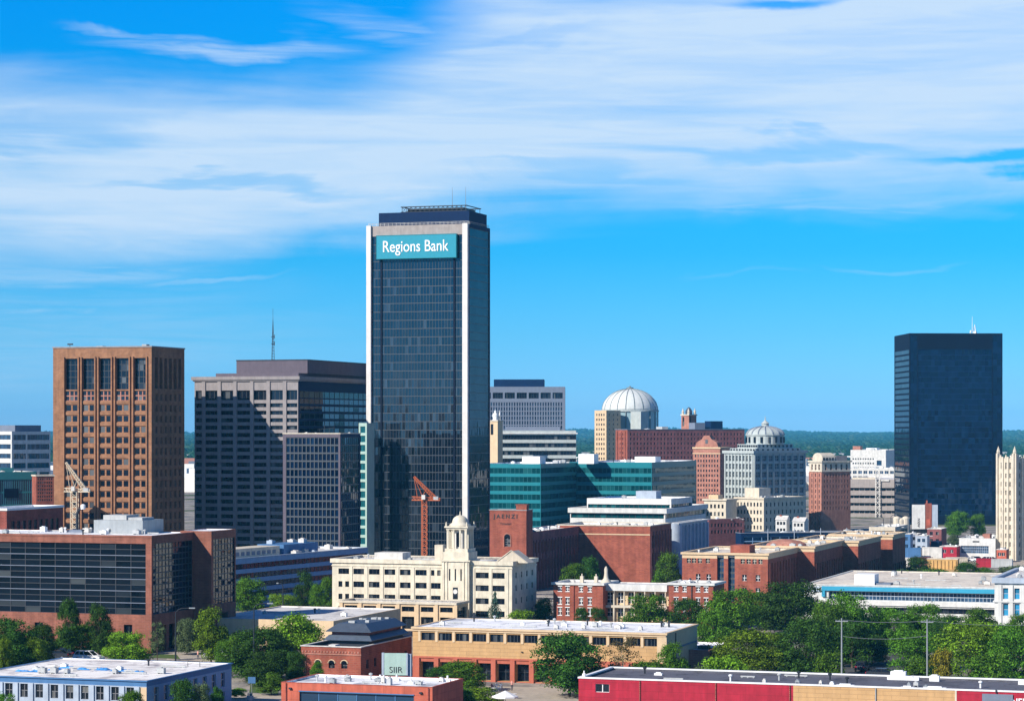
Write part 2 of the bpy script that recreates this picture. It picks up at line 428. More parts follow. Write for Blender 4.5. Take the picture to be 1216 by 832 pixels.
    def finish(s, wall, roof='roofpale', par=.9, pt=.35, roofmat=None, mats=None, z0=None, maxwin=96, deck=True):
        mb = MB(); z0 = s.z0 if z0 is None else z0
        for f in 'FRBL':
            L = s.len(f); A = {0., L}; ZZ = {z0, s.H}
            for o in s.ops[f]: A |= {max(0, o[0]), min(L, o[1])}; ZZ |= {max(z0, o[2]), min(s.H, o[3])}
            for o in s.zn[f]: A |= {max(0, o[0]), min(L, o[1])}; ZZ |= {max(z0, o[2]), min(s.H, o[3])}
            A = sorted(A); ZZ = sorted(ZZ)
            for j in range(len(ZZ) - 1):
                zm = (ZZ[j] + ZZ[j + 1]) / 2; run = None
                for i in range(len(A)):
                    solid = False; mi = 0
                    if i < len(A) - 1:
                        am = (A[i] + A[i + 1]) / 2
                        solid = not any(o[0] < am < o[1] and o[2] < zm < o[3] for o in s.ops[f])
                        for q in s.zn[f]:
                            if q[0] < am < q[1] and q[2] < zm < q[3]: mi = q[4]
                    if run and (not solid or mi != run[1]):
                        mb.quad(s.p(f, A[run[0]], 0, ZZ[j]), s.p(f, A[i], 0, ZZ[j]), s.p(f, A[i], 0, ZZ[j + 1]), s.p(f, A[run[0]], 0, ZZ[j + 1]), run[1]); run = None
                    if solid and not run: run = (i, mi)
            for o in s.ops[f]:
                a0, a1, y0, y1, r = o[:5]; P = lambda a, rr, z: s.p(f, a, rr, z)
                rr = r + .06
                mb.quad(P(a0, 0, y0), P(a0, 0, y1), P(a0, rr, y1), P(a0, rr, y0)); mb.quad(P(a1, 0, y1), P(a1, 0, y0), P(a1, rr, y0), P(a1, rr, y1))
                mb.quad(P(a0, 0, y0), P(a0, rr, y0), P(a1, rr, y0), P(a1, 0, y0)); mb.quad(P(a0, 0, y1), P(a1, 0, y1), P(a1, rr, y1), P(a0, rr, y1))
        W_, d_, H = s.W, s.d, s.H
        if par > 0:
            t = pt; zi = H - par
            o_ = [(0, 0), (W_, 0), (W_, d_), (0, d_)]; i_ = [(t, t), (W_ - t, t), (W_ - t, d_ - t), (t, d_ - t)]
            for k in range(4):
                l = (k + 1) % 4
                mb.quad((*o_[k], H), (*o_[l], H), (*i_[l], H), (*i_[k], H)); mb.quad((*i_[k], H), (*i_[l], H), (*i_[l], zi), (*i_[k], zi), len(mats or []) + 1)
            s.zr = zi
        else: s.zr = H; t = 0
        s.place(mb, 'wall', [M[wall]] + [M[k] for k in (mats or [])] + [M[roof]])
        if deck:
            rb = MB(); e = t - .05 if par > 0 else 0
            rb.box(e, W_ - e, e, d_ - e, s.zr - .3, s.zr if par > 0 else s.zr + .02)
            s.place(rb, 'roof', M[roof])
        # windows
        allw = [(f, o) for f in 'FRLB' for o in s.ops[f] if o[5]]
        allw.sort(key=lambda q: 0 if q[0] in 'FR' else 1)
        extra = {}
        for n, (f, o) in enumerate(allw):
            a0, a1, y0, y1, r, k = o
            key = (round(a1 - a0, 2), round(y1 - y0, 2), k['nx'], k['nz'], k['fr'], k['glass'], k['frame'])
            if n < maxwin:
                if key not in WINCACHE: WINCACHE[key] = win_mesh(*key)
                g = link(k['name'], WINCACHE[key], s.root, s.off + Matrix.Rotation(s.rot, 3, 'Z') @ Vector(s.p(f, a0, r, y0)), s.FR[f] + s.rot)
            else:
                e = extra.setdefault((k['name'], k['glass'], k['frame']), MB())
                win_geo(e, *key[:5], fn=lambda x, y, z, f=f, a0=a0, r=r, y0=y0: s.p(f, a0 + x, r + y, y0 + z))
        for (nm, g, fr), e in extra.items():
            tag(s.place(e, nm + '_rows', [M[g], M[fr]]), kind='stuff')
        return s
    def ring(s, name, mat, z0, z1, out=.3, inn=.25):
        mb = MB(); W_, d_ = s.W, s.d
        o = [(-out, -out), (W_ + out, -out), (W_ + out, d_ + out), (-out, d_ + out)]; i = [(inn, inn), (W_ - inn, inn), (W_ - inn, d_ - inn), (inn, d_ - inn)]
        for k in range(4):
            l = (k + 1) % 4
            mb.quad((*o[k], z0), (*o[l], z0), (*o[l], z1), (*o[k], z1)); mb.quad((*o[k], z1), (*o[l], z1), (*i[l], z1), (*i[k], z1))
            mb.quad((*i[k], z1), (*i[l], z1), (*i[l], z0), (*i[k], z0)); mb.quad((*i[k], z0), (*i[l], z0), (*o[l], z0), (*o[k], z0))
        return s.place(mb, name, M[mat])
    def fbox(s, name, mat, f, a0, a1, r0, r1, z0, z1, parent=None):
        mb = MB(); mb.box(a0, a1, r0, r1, z0, z1, 0, lambda x, y, z: s.p(f, x, y, z)); return s.place(mb, name, M[mat], parent)
    def rbox(s, name, mat, x0, x1, y0, y1, h, z=None, parent=None):
        """box standing on the roof, in roof coordinates"""
        z = s.zr if z is None else z
        mb = MB(); mb.box(x0, x1, y0, y1, z - .05, z + h); return s.place(mb, name, M[mat], parent)
    def clutter(s, n, x0, x1, y0, y1, big=2.2):
        """rooftop plant: condenser boxes with fan caps, vents and pipes, each its own part"""
        for i in range(n):
            x = rng.uniform(x0, x1); y = rng.uniform(y0, y1); k = rng.random()
            mb = MB(); zr = s.zr
            if k < .5:
                w, dd, h = rng.uniform(.5, 1) * big, rng.uniform(.5, 1) * big, rng.uniform(.5, 1.0) * big * .6
                mb.box(x - w / 2, x + w / 2, y - dd / 2, y + dd / 2, zr + .15, zr + .15 + h)
                for q in (-.4, .4):
                    mb.box(x + q * w - .06, x + q * w + .06, y - dd / 2 + .05, y + dd / 2 - .05, zr - .02, zr + .18)
                mb.lathe([(min(w, dd) * .36, zr + .14 + h), (min(w, dd) * .36, zr + .3 + h)], 10, x, y)
                s.place(mb, 'rooftop_unit', M[rng.choice(['hvac', 'dirty', 'whitemetal', 'steel'])])
            elif k < .8:
                mb.lathe([(.14, zr - .02), (.14, zr + .7), (.3, zr + .75), (.3, zr + .95), (.05, zr + 1.05)], 8, x, y)
                s.place(mb, 'roof_vent', M[rng.choice(['hvac', 'darkmetal', 'whitemetal'])])
            else:
                ln = rng.uniform(2, 5); mb.box(x - ln / 2, x + ln / 2, y - .12, y + .12, zr + .1, zr + .3)
                for q in (-.4, 0, .4): mb.box(x + q * ln - .08, x + q * ln + .08, y - .1, y + .1, zr - .02, zr + .12)
                s.place(mb, 'roof_duct', M['hvac'])
def win_geo(mb, w, h, nx, nz, fr, fn=None):
    fn = fn or (lambda x, y, z: (x, y, z))
    for i in range(nx):
        for j in range(nz):
            o = [rng.uniform(-.006, .006) for _ in range(3)]; o.append(o[0] + o[2] - o[1])
            q = [(w * i / nx, h * j / nz), (w * (i + 1) / nx, h * j / nz), (w * (i + 1) / nx, h * (j + 1) / nz), (w * i / nx, h * (j + 1) / nz)]
            mb.quad(*[fn(q[k][0], .02 + o[k], q[k][1]) for k in range(4)], 0)
    for i in range(nx + 1):
        x = w * i / nx; mb.box(max(0.003, x - fr / 2), min(w - .003, x + fr / 2), -.05, .05, .003, h - .003, 1, fn)
    for j in range(nz + 1):
        z = h * j / nz; mb.box(.005, w - .005, -.04, .045, max(.006, z - fr / 2), min(h - .006, z + fr / 2), 1, fn)
def win_mesh(w, h, nx, nz, fr, g, f):
    mb = MB(); win_geo(mb, w, h, nx, nz, fr); return mb.mesh('window', [M[g], M[f]])
def text_mesh(txt, size, ext, mat, offset=0.):
    cu = bpy.data.curves.new('lettering', 'FONT'); cu.body = txt; cu.size = size; cu.extrude = ext; cu.offset = offset
    cu.align_x = 'CENTER'; cu.align_y = 'CENTER'; cu.resolution_u = 4
    o = bpy.data.objects.new('lettering', cu); COL.objects.link(o)
    dg = bpy.context.evaluated_depsgraph_get(); dg.update()
    me = bpy.data.meshes.new_from_object(o.evaluated_get(dg)); bpy.data.objects.remove(o); bpy.data.curves.remove(cu)
    me.transform(Matrix.Rotation(R(90), 4, 'X')); me.materials.clear(); me.materials.append(mat)
    return me

# ================================================================== THE SETTING
def ground_mat():
    m, t, b = newmat('city_ground'); o = objco(t)
    n = t.noise(o, .02, 6, .6); n2 = t.noise(o, .11, 6, .6); n3 = t.noise(o, .9, 4, .6)
    sep = t.new('ShaderNodeSeparateXYZ'); t.l.new(o, sep.inputs[0])
    far = t.smooth(sep.outputs[1], 1800, 4200)
    pav = t.mix(t.smooth(n2, .4, .6), (.17, .16, .155), (.36, .32, .27))
    pav = t.mix(t.smooth(n3, .55, .7), pav, (.10, .10, .10))
    grass = t.mix(n3, (.035, .06, .018), (.075, .10, .03))
    g = t.m('MAXIMUM', t.smooth(n, .52, .60), far)
    t.l.new(t.mix(g, pav, grass), b.inputs['Base Color'])
    b.inputs['Roughness'].default_value = .95; b.inputs['Specular IOR Level'].default_value = .1
    return m
mb = MB(); mb.quad((-30000, -30000, 0), (30000, -30000, 0), (30000, 30000, 0), (-30000, 30000, 0))
tag(mb.obj('ground', ground_mat()), kind='structure')

def strip(name, mat, p, q, w, z):
    """a strip of paving from p to q"""
    p, q = Vector((*p, 0)), Vector((*q, 0)); d = (q - p).normalized(); n = Vector((-d.y, d.x, 0)) * w / 2
    b = MB(); b.quad(*[(v.x, v.y, z) for v in (p - n, q - n, q + n, p + n)])
    return tag(b.obj(name, mat), kind='structure')
asph = paint('asphalt', (.075, .075, .08), .95, .25, .4)
conc = paint('pavement_concrete', (.42, .36, .29), .9, .18, .35)
lawnm = paint('lawn_grass', (.07, .115, .025), .95, .35, 1.5)
kerbm = paint('kerb_stone', (.42, .40, .37), .9, .12)
linem = plain('road_paint', (.75, .75, .72), .7)
def street(D, px, length, width, along='u', marks=True):
    c = Vector((X(px, D), D, 0)); d = _u if along == 'u' else _v; n = Vector((-d.y, d.x, 0))
    p, q = c - d * length / 2, c + d * length / 2
    strip('road', asph, p.xy, q.xy, width, .008)
    for s in (-1, 1):
        strip('pavement', conc, (p + n * s * (width / 2 + 1.65)).xy, (q + n * s * (width / 2 + 1.65)).xy, 3.0, .125)
        b = MB(); o = n * s * (width / 2 + .075)
        a1, a2 = p + o, q + o; e = n * .075
        k = [a1 - e, a2 - e, a2 + e, a1 + e]
        b.prism([(v.x, v.y) for v in k], 0, .13); tag(b.obj('kerb', kerbm), kind='structure')
    if marks:
        b = MB(); L = 0
        while L < length - 3:
            s0 = p + d * L; s1 = p + d * (L + 2.6); e = n * .07
            b.quad(*[(v.x, v.y, .013) for v in (s0 - e, s1 - e, s1 + e, s0 + e)]); L += 7
        tag(b.obj('lane_markings', linem), kind='structure')
street(457, 90, 190, 9)
street(640, 480, 400, 10)
street(785, 1120, 260, 9)
def patch(name, mat, pts, z):
    b = MB(); b.poly([(X(px, D), D, z) for px, D in pts]); return tag(b.obj(name, mat), kind='structure')
patch('plaza', conc, [(556, 360), (690, 372), (700, 412), (480, 416), (500, 372)], .012)
patch('plaza', conc, [(196, 452), (300, 436), (296, 478), (200, 474)], .016)
patch('lawn', lawnm, [(180, 466), (214, 463), (210, 472), (184, 473)], .03)
patch('lawn', lawnm, [(296, 404), (330, 402), (336, 440), (300, 440)], .03)
patch('plaza', conc, [(270, 384), (336, 380), (338, 401), (272, 403)], .012)
patch('parking_lot', asph, [(990, 420), (1075, 416), (1085, 492), (1000, 498)], .012)
patch('dirt_yard', M['soil'], [(1100, 735), (1140, 735), (1140, 765), (1100, 765)], .03)
patch('parking_lot', conc, [(1040, 775), (1260, 775), (1260, 860), (1040, 860)], .020)

# ---- far wood and far town: masses nobody could count
def forest():
    m, t, b = newmat('far_canopy')
    r = t.new('ShaderNodeNewGeometry').outputs['Random Per Island']
    t.l.new(t.ramp(r, [(0, (.008, .034, .018)), (.5, (.016, .055, .026)), (.85, (.026, .07, .03)), (1, (.05, .085, .045))]), b.inputs['Base Color'])
    b.inputs['Roughness'].default_value = 1; b.inputs['Specular IOR Level'].default_value = 0
    N = 46000
    D = 2600 * np.exp(np.random.rand(N) * math.log(13000 / 2600)); ang = (np.random.rand(N) - .5) * .56
    keep = (D > 4300) | (np.random.rand(N) < .55); D = D[keep]; ang = ang[keep]
    x = D * ang; y = D
    # unseen canopy added left of and behind the viewpoint, to darken the towers' reflections
    k = 9000; xb = np.random.uniform(-900, 260, k); yb = np.random.uniform(-1100, 340, k); out = (np.abs(xb) > .26 * np.maximum(yb, 0) + 45) & (yb < 120) & ~((xb > -130) & (yb > -60)) & (np.sin(xb / 55) + np.sin(yb / 47 + 1) > -.7)
    k = 9000; yc = 1150 * np.exp(np.random.rand(k) * math.log(2.4)); xc = yc * np.random.uniform(.235, .50, k) * np.sign(np.random.rand(k) - .5)    # beyond both sides of the view
    ok = (np.sin(xc / 38) + np.sin(yc / 61 + 2)) > -.3
    x = np.concatenate([x, xb[out], xc[ok]]); y = np.concatenate([y, yb[out], yc[ok]]); D = np.concatenate([D, np.full(out.sum() + ok.sum(), 2600.)]); N = len(D)
    swell = 14 * np.sin(x / 900 + y / 1700) + 10 * np.sin(x / 410 - y / 900 + 1) + 6 * np.sin(x / 170 + 2)
    base = np.clip((D - 7000) / 5000, 0, 1) * (16 + swell * .7)
    r = np.random.uniform(4, 9, N) * (1 + D / 9000); h = np.random.uniform(6, 13, N) * (1 + D / 16000)
    k = 6; a = np.arange(k) / k * 2 * math.pi
    ring = np.stack([np.cos(a), np.sin(a)], 1)
    V = np.zeros((N, 2 * k + 1, 3)); j = np.random.uniform(.7, 1.2, (N, k, 1))
    V[:, :k, :2] = np.stack([x, y], 1)[:, None] + ring[None] * r[:, None, None] * j; V[:, :k, 2] = base[:, None] - 2
    V[:, k:2 * k, :2] = np.stack([x, y], 1)[:, None] + ring[None] * r[:, None, None] * j * .8; V[:, k:2 * k, 2] = base[:, None] + h[:, None] * np.random.uniform(.5, .8, (N, k))
    V[:, 2 * k, 0] = x; V[:, 2 * k, 1] = y; V[:, 2 * k, 2] = base + h
    fs = []
    for i in range(k):
        q = (i + 1) % k; fs += [(i, q, k + i), (q, k + q, k + i), (k + i, k + q, 2 * k)]
    fs = np.array(fs); Fc = (fs[None] + (np.arange(N) * (2 * k + 1))[:, None, None]).reshape(-1, 3)
    me = bpy.data.meshes.new('distant_wood'); nv = N * (2 * k + 1); nf = len(Fc)
    me.vertices.add(nv); me.vertices.foreach_set('co', V.reshape(-1)); me.loops.add(nf * 3); me.loops.foreach_set('vertex_index', Fc.reshape(-1).astype(np.int32))
    me.polygons.add(nf); me.polygons.foreach_set('loop_start', np.arange(nf, dtype=np.int32) * 3); me.update(calc_edges=True); me.validate(); me.materials.append(m)
    tag(link('distant_wood', me), kind='stuff', label='dark blue-green wood stretching to the horizon behind the city', cat='wood')
forest()
def town():
    m, t, b = newmat('far_town_walls')
    r = t.new('ShaderNodeNewGeometry').outputs['Random Per Island']
    t.l.new(t.ramp(r, [(0, (.70, .68, .62)), (.3, (.62, .56, .48)), (.45, (.36, .15, .10)), (.6, (.30, .30, .31)), (.75, (.75, .75, .73)), (.9, (.12, .14, .18)), (1, (.55, .42, .28))], 'CONSTANT'), b.inputs['Base Color'])
    b.inputs['Roughness'].default_value = .8
    mbt = MB()
    for i in range(2600):
        D = 1700 * math.exp(rng.random() * math.log(4600 / 1700)); x = D * rng.uniform(-.23, .23)
        w, dd, h = rng.uniform(8, 30), rng.uniform(8, 26), rng.choice([4, 5, 6, 8, 11]) * rng.uniform(.8, 1.2)
        ca, sa = math.cos(R(-TH)), math.sin(R(-TH))
        pts = [(x + a * ca - b_ * sa, D + a * sa + b_ * ca) for a, b_ in ((0, 0), (w, 0), (w, dd), (0, dd))]
        mbt.prism(pts, 0, h)
    for i in range(520):
        D = 820 * math.exp(rng.random() * math.log(2.2)); x = D * rng.uniform(.25, .50) * rng.choice((-1, 1)); w, dd, h = rng.uniform(8, 26), rng.uniform(8, 22), rng.choice([4, 5, 7, 10, 14])
        ca, sa = math.cos(R(-TH)), math.sin(R(-TH)); mbt.prism([(x + a * ca - b_ * sa, D + a * sa + b_ * ca) for a, b_ in ((0, 0), (w, 0), (w, dd), (0, dd))], 0, h)
    for i in range(16):  # unseen towers behind the viewpoint, added for reflections in the tower glass
        x, y, w, h = rng.uniform(-640, -160), rng.uniform(-900, -320), rng.uniform(22, 46), rng.uniform(30, 105)
        mbt.prism([(x, y), (x + w, y - w * .3), (x + w * 1.3, y + w * .7), (x + w * .3, y + w)], 0, h)
    tag(mbt.obj('distant_town', m), kind='stuff', label='pale specks of low roofs spreading out towards the far wood', cat='town')
town()

# ================================================================== BUILDINGS, from the left
def sp(name, mat, b, f, cols, z0, z1, w, proud=.25):
    for a in cols: b.fbox(name, mat, f, a - w / 2, a + w / 2, -proud, .02, z0, z1)

# --- blue-walled low building, bottom left
b = Bld('office_building', 'low pale blue building with a patchy white roof, nearest at bottom left', 'building', -40, 174, 275, 360, 808)
step = 18.0
cols = []
px = 168 - step
while px > -40:
    cols.append((b.a(px), b.a(px + 9))); px -= step
b.grid('F', cols, [(.9, 2.4), (3.3, 5.25)], nx=2, nz=2, fr=.1, frame='mulllight', sub=True)
b.zone('F', b.a(164.5), b.W, 0, 5.3, 1); b.zone('F', 0, b.W, 5.42, b.H, 2); b.zone('R', 0, b.d, 0, b.H, 3); b.zone('R', 0, b.d, 5.42, b.H, 2)  # side wall in a darker blue, its shade put into the colour
b.grid('R', b.even('R', 8, 1.5, 1.5), [(2.9, 5.1)], nx=1, nz=2, fr=.12, frame='bluewall', glass='g_blue')
b.grid('R', b.even('R', 8, 1.5, 1.5), [(.6, 2.2)], nx=1, nz=1, fr=.12, frame='bluewall', glass='g_blue')
b.finish('bluewall', 'roofblue', .12, .3, mats=['tanlight', 'bluetrim', 'bluespan'])
for (a0, a1) in cols: b.fbox('pilaster', 'bluewall', 'F', a1 + .12, a1 + .95, -.22, .03, 0, 5.38)
b.ring('roof_trim', 'bluetrim', b.H - .12, b.H + .04, .2, .2)
for (px, y0, w, dd) in ((8, 9, 5, 3), (40, 12, 6, 3.4), (92, 13.5, 7, 2.6), (120, 12.5, 4.5, 3), (66, 14, 5, 2.2), (20, 15.5, 6, 2)):
    for q in range(2):
        mb = MB(); x0 = b.a(px) + (q - 1) * w * .42 + rng.uniform(-.5, .5); yy = y0 + rng.uniform(-.8, .8); nx, ny = 7, 5; ww, dd2 = w * .46 * rng.uniform(.6, 1.1), dd * rng.uniform(.3, .75)
        for iy in range(ny):
            for ix in range(nx):
                e = ix in (0, nx - 1) or iy in (0, ny - 1)
                mb.v.append((x0 + (ix / (nx - 1) - .5) * ww + rng.uniform(-.16, .16), yy + (iy / (ny - 1) - .5) * dd2 + rng.uniform(-.14, .14), b.zr + (.02 if e else rng.uniform(.04, .34))))
        for iy in range(ny - 1):
            for ix in range(nx - 1): k = iy * nx + ix; mb.f.append((k, k + 1, k + nx + 1, k + nx)); mb.m.append(0)
        b.place(mb, 'roof_tarp', [M['tarp'] if rng.random() < .7 else M['dirty']])
b.clutter(14, 3, b.W - 2, 2, b.d - 2, 1.2)
mb = MB(); xr, yr = b.W - 4.5, b.d - 6
mb.bar((xr, yr, b.zr), (xr, yr, b.zr + .8), .05); mb.bar((xr + 2, yr, b.zr), (xr + 2, yr, b.zr + .8), .05); mb.bar((xr, yr, b.zr + .8), (xr + 2, yr, b.zr + .8), .05)
b.place(mb, 'roof_ladder_rail', M['darkmetal'])

# --- brick and dark glass office, left
B_ = b = Bld('office_building', 'brick framed office block with dark ribbon glazing, lower left', 'building', -60, 180, 231, 475, 636)
zt, zb = b.z(645.5), b.z(730)
b.glaze('F', b.a(-58), b.a(173), zb, zt, 13, 12, .28, 'g_office', 'mull', .13, .12, 'curtain_wall')
b.glaze('R', b.ar(182), b.ar(229), zb, zt, 12, 12, .25, 'g_navy', 'mull', .10, .2, 'curtain_wall')
for px in (152, 118, 82, 46, 12): b.win('F', b.a(px - 5), b.a(px + 5), .4, b.z(742), .5, 2, 2, .1, 'g_dark')
b.glaze('R', b.ar(186), b.ar(226), .1, b.z(744), 6, 2, 1.6, 'g_dark', 'mull', .12, None, 'lobby_glazing')
for px in (199, 212): b.fbox('column', 'office_brick', 'R', b.ar(px), b.ar(px) + 1.2, .25, 1.3, 0, b.z(744) - .01)
b.finish('office_brick', 'roofwhite', .12, .5)
b.ring('coping', 'office_brick', b.H - .3, b.H + .05, .12, .3)
for j in (2, 4, 6, 8, 10):
    z = zb + (zt - zb) * j / 12
    b.fbox('spandrel_rail', 'slate', 'F', b.a(-58) + .02, b.a(173) - .02, .16, .27, z - .10, z + .03)
x0, x1 = b.a(82), b.a(141)
mb = MB(); mb.box(x0, x1, 10, 19, b.zr - .05, b.zr + 2.6); ph = b.place(mb, 'penthouse', M['steel'])
mb = MB(); mb.box(x0 + 1, x1 - 4.5, 12, 17, b.zr + 2.55, b.zr + 3.5); mb.box(x1 - 3.6, x1 - .6, 11, 16, b.zr + 2.55, b.zr + 3.1); b.place(mb, 'plant_box', M['hvac'], ph)
mb = MB(); x = b.a(50); P = [(x, 14, b.zr - .05), (x, 14, b.zr + 3.6), (x + .35, 14, b.zr + 4.4), (x + 1.2, 14, b.zr + 4.75)]
for q in range(3): mb.bar(P[q], P[q + 1], .28, 8)
b.place(mb, 'vent_pipe', M['darkmetal'])
mb = MB(); mb.lathe([(.45, b.zr + 4.5), (.5, b.zr + 5.3), (.2, b.zr + 5.5)], 10, x + 1.3, 14); b.place(mb, 'vent_cap', M['whitemetal'])
mb = MB(); mb.box(x - 1.5, x + 3.5, 12.5, 15.5, b.zr - .05, b.zr + .5); b.place(mb, 'pipe_plinth', M['slate'])
b.clutter(18, 8, b.W - 2, 3, b.d - 3, 1.4)
w = Bld('', '', '', 214, 251, 280, 491, 629.5, root=b, H=b.H + .25)
w.glaze('R', w.ar(253.5), w.ar(279), w.z(718), w.z(640), 7, 11, .25, 'g_navy', 'mull', .10, .2, 'curtain_wall')
w.glaze('R', w.ar(263), w.ar(271), .2, w.z(729), 2, 2, 1.2, 'g_dark', 'mull', .1, None, 'lobby_glazing')
w.win('F', w.W - 3.0, w.W - 1.2, .3, w.z(733), .6, 1, 2, .1, 'g_dark')
w.finish('office_brick', 'roofwhite', .12, .5)

# --- dark brick block behind it with a white roof edge
b = Bld('warehouse', 'dark brick block with white roof edge, behind the ribbon glazed office', 'building', -30, 8, 75, 560, 606)
b.grid('R', b.even('R', 9, 1.6, 1.5), [(b.H - 5, b.H - 2.4)], nx=2, nz=2)
b.finish('darkred', 'roofwhite', .5, .4)
b.ring('coping', 'whitemetal', b.H - .01, b.H + .5, .2, .4)

# --- far left offices
b = Bld('office_building', 'white banded office far left, with the tallest roof of the blue group', 'building', -40, 14, 60, 900, 512, th=38)
for i in range(7):
    z1 = b.z(516 + i * 11.2); b.glaze('F', .6, b.W - .6, z1 - 1.7, z1, 12, 1, .3, 'g_blue', 'mull', .12, None, 'window_band')
    b.glaze('R', .8, b.d * .36, z1 - 1.9, z1, 5, 1, .3, 'g_blue', 'mull', .12, None, 'window_band'); b.glaze('R', b.d * .40, b.d - .6, z1 - 1.9, z1, 9, 1, .3, 'g_blue', 'mull', .12, None, 'window_band')
b.finish('white', 'roofpale', .8, .4)
b.rbox('penthouse', 'slate', b.W - 9, b.W - .6, 2, b.d - 4, 3.0); b.rbox('stair_head', 'whitemetal', 2, b.W - 9.2, 3, 12, 2.2); b.clutter(6, 2, b.W - 3, 2, b.d - 2, 1.6)
b = Bld('office_building', 'teal glass block far left, below the white banded office', 'building', -30, -4, 43, 720, 560, th=62)
b.glaze('R', .8, b.d - .6, 2, b.H - 2.2, 16, 7, .2, 'g_blue', 'tealdark', .14, .5, 'curtain_wall')
b.finish('tealdark', 'roofpale', .7, .4)
b.fbox('louvre_panel', 'navydark', 'R', b.ar(5), b.ar(22), -.1, .02, b.z(591), b.z(580)); b.clutter(5, 1, b.W - 1, 1, b.d - 1, 1.6); b.rbox('plant_room', 'tealdark', 2, 8, b.d * .45, b.d * .8, 1.6)
b = Bld('brick_tower', 'small red brick tower with lattice facing beside the brown tower', 'building', 38, 43, 64, 690, 564, th=66)
b.grid('R', b.even('R', 7, .42, .3), b.rows(b.H - .8, .95, .55, 7), fr=.05, glass='g_win', frame='mulllight', r=.12)
b.finish('red', 'roofpale', .4, .25, maxwin=49)
b.ring('cornice', 'cream', b.H - .3, b.H + .1, .2, .2)
mb = MB()
for q in range(5): mb.bar((1 + q * .6, 1.2, b.zr), (1 + q * .6, 1.2, b.zr + 1.0 + (q % 3) * .6), .06)
b.place(mb, 'roof_mast', M['steel'])

# --- brown brick tower
b = Bld('brick_tower', 'tall brown brick tower with five bays and a deep blank crown', 'tower', 63, 180, 219, 700, 412)
def z_(y): return b.z(y)
bays = [(247, 297), (313, 360), (377, 423), (440, 491), (509, 556)]
bays = [(b.a(p0 / 3.2), b.a(p1 / 3.2)) for p0, p1 in bays]
for (a0, a1) in bays:
    b.win('F', a0, a1, z_(462), z_(424.7), .9, 3, 5, .14, 'g_dark', 'mull', 'tall_window')
    b.win('F', a0, a1, z_(475.5), z_(463.5), .30, 3, 2, .30, 'g_win', 'pinkbrick', 'arcade_window')
    for i in range(12):
        zt = z_(479.5 + i * 12.9); b.win('F', a0 + .12, a1 - .12, zt - 2.1, zt, .28, 2, 1, .5, 'g_dark', 'brown')
    b.ops['F'] and b.zone('F', a0, a1, 0, z_(476), 1)
sb = b.even('R', 6, (b.d - 3) / 6 * .62, 1.5)
for (a0, a1) in sb:
    b.win('R', a0, a1, z_(461), z_(424), .9, 2, 5, .14, 'g_dark', 'mull', 'tall_window')
    for i in range(13): zt = z_(467 + i * 12.9); b.win('R', a0 + .1, a1 - .1, zt - 2.1, zt, .28, 2, 1, .35, 'g_dark', 'brown')
b.finish('brown', 'roofpale', 1.0, .5, mats=['brown'], maxwin=100)
for (a0, a1) in bays:                              # slim ribs framing each bay
    for a in (a0 - .22, a1 + .22): b.fbox('rib', 'brown', 'F', a - .2, a + .2, -.45, .02, 3, z_(423))
mid = [(bays[i][1] + bays[i + 1][0]) / 2 for i in range(4)]
b.ring('coping', 'taupe', b.H - .02, b.H + .35, .18, .6)
b.rbox('roof_hatch', 'steel', 12, 14, 3, 5, 1.6); b.rbox('roof_hatch', 'steel', b.W - 4, b.W - 2.6, 2, 4, 1.9)
mb = MB(); mb.bar((4.5, 1.5, b.zr), (4.5, 1.5, b.zr + 2.3), .08); mb.box(3.8, 5.4, 1.3, 1.7, b.zr + 1.9, b.zr + 2.3); b.place(mb, 'roof_floodlight', M['darkmetal'])

# --- grey stepped office with mast
b = Bld('office_tower', 'wide taupe office tower with stepped dark penthouse and a lattice mast', 'tower', 231, 354, 450, 729, 447.5)
zc = b.H
bw = [(155, 200), (212, 260), (271, 319), (328, 377), (386, 425)]
cols = [(b.a(66 / 2.972 + 210), b.a(92 / 2.972 + 210)), (b.a(99 / 2.972 + 210), b.a(146 / 2.972 + 210))] + [(b.a(p / 2.972 + 210), b.a(q / 2.972 + 210)) for p, q in bw]
for (a0, a1) in cols: b.win('F', a0, a1, b.z(474.5), b.z(463), .5, 3, 1, .12, 'g_dark', 'mull', 'tall_window')
for i in range(20):
    zt = b.z(478.5 + i * 8.85)
    for (a0, a1) in cols: b.win('F', a0, a1, zt - 1.15, zt, .55, 3, 1, .10, 'g_dark', 'mull')
for i in range(20):
    zt = b.z(464 + i * 8.85); b.glaze('R', 1.2, b.d - 1, zt - (1.5 if i else 1.9), zt, 16, 1, .3, 'g_navy' if i else 'g_teal', 'mull', .12, None, 'window_band')
b.zone('R', 0, b.d, 0, b.H, 1); b.finish('taupe', 'roofpale', .6, .5, mats=['navy'], maxwin=100)  # right wall navy where the front is taupe: shade put into its colour
for k in range(len(cols) - 1):
    a = (cols[k][1] + cols[k + 1][0]) / 2; b.fbox('pier', 'taupe', 'F', a - .55, a + .55, -.3, .02, 2, b.z(452.5))
for (z0, z1, o) in ((b.z(450.5), b.H + .25, .75), (b.z(452.2), b.z(450.5) - .003, .4)): b.ring('cornice', 'taupe', z0, z1, o, .5)
mb = MB(); mb.box(4.5, b.W - 2, 5, b.d - 5, b.zr - .05, b.zr + 1.9); b.place(mb, 'lower_penthouse', M['mauve'])
mb = MB(); mb.box(9.3, b.W - .9, 9, b.d - 3, b.zr + 1.85, b.zr + 5.7); up = b.place(mb, 'penthouse', M['mauve'])
mb = MB(); mb.box(9.2, b.W - .8, 8.9, b.d - 2.9, b.zr + 5.65, b.zr + 5.95); b.place(mb, 'roof_edge', M['darkmetal'], up)
xm, ym, z0 = b.a(301), 14, b.zr + 5.9
mb = MB(); h = b.z(371) - z0 + 2
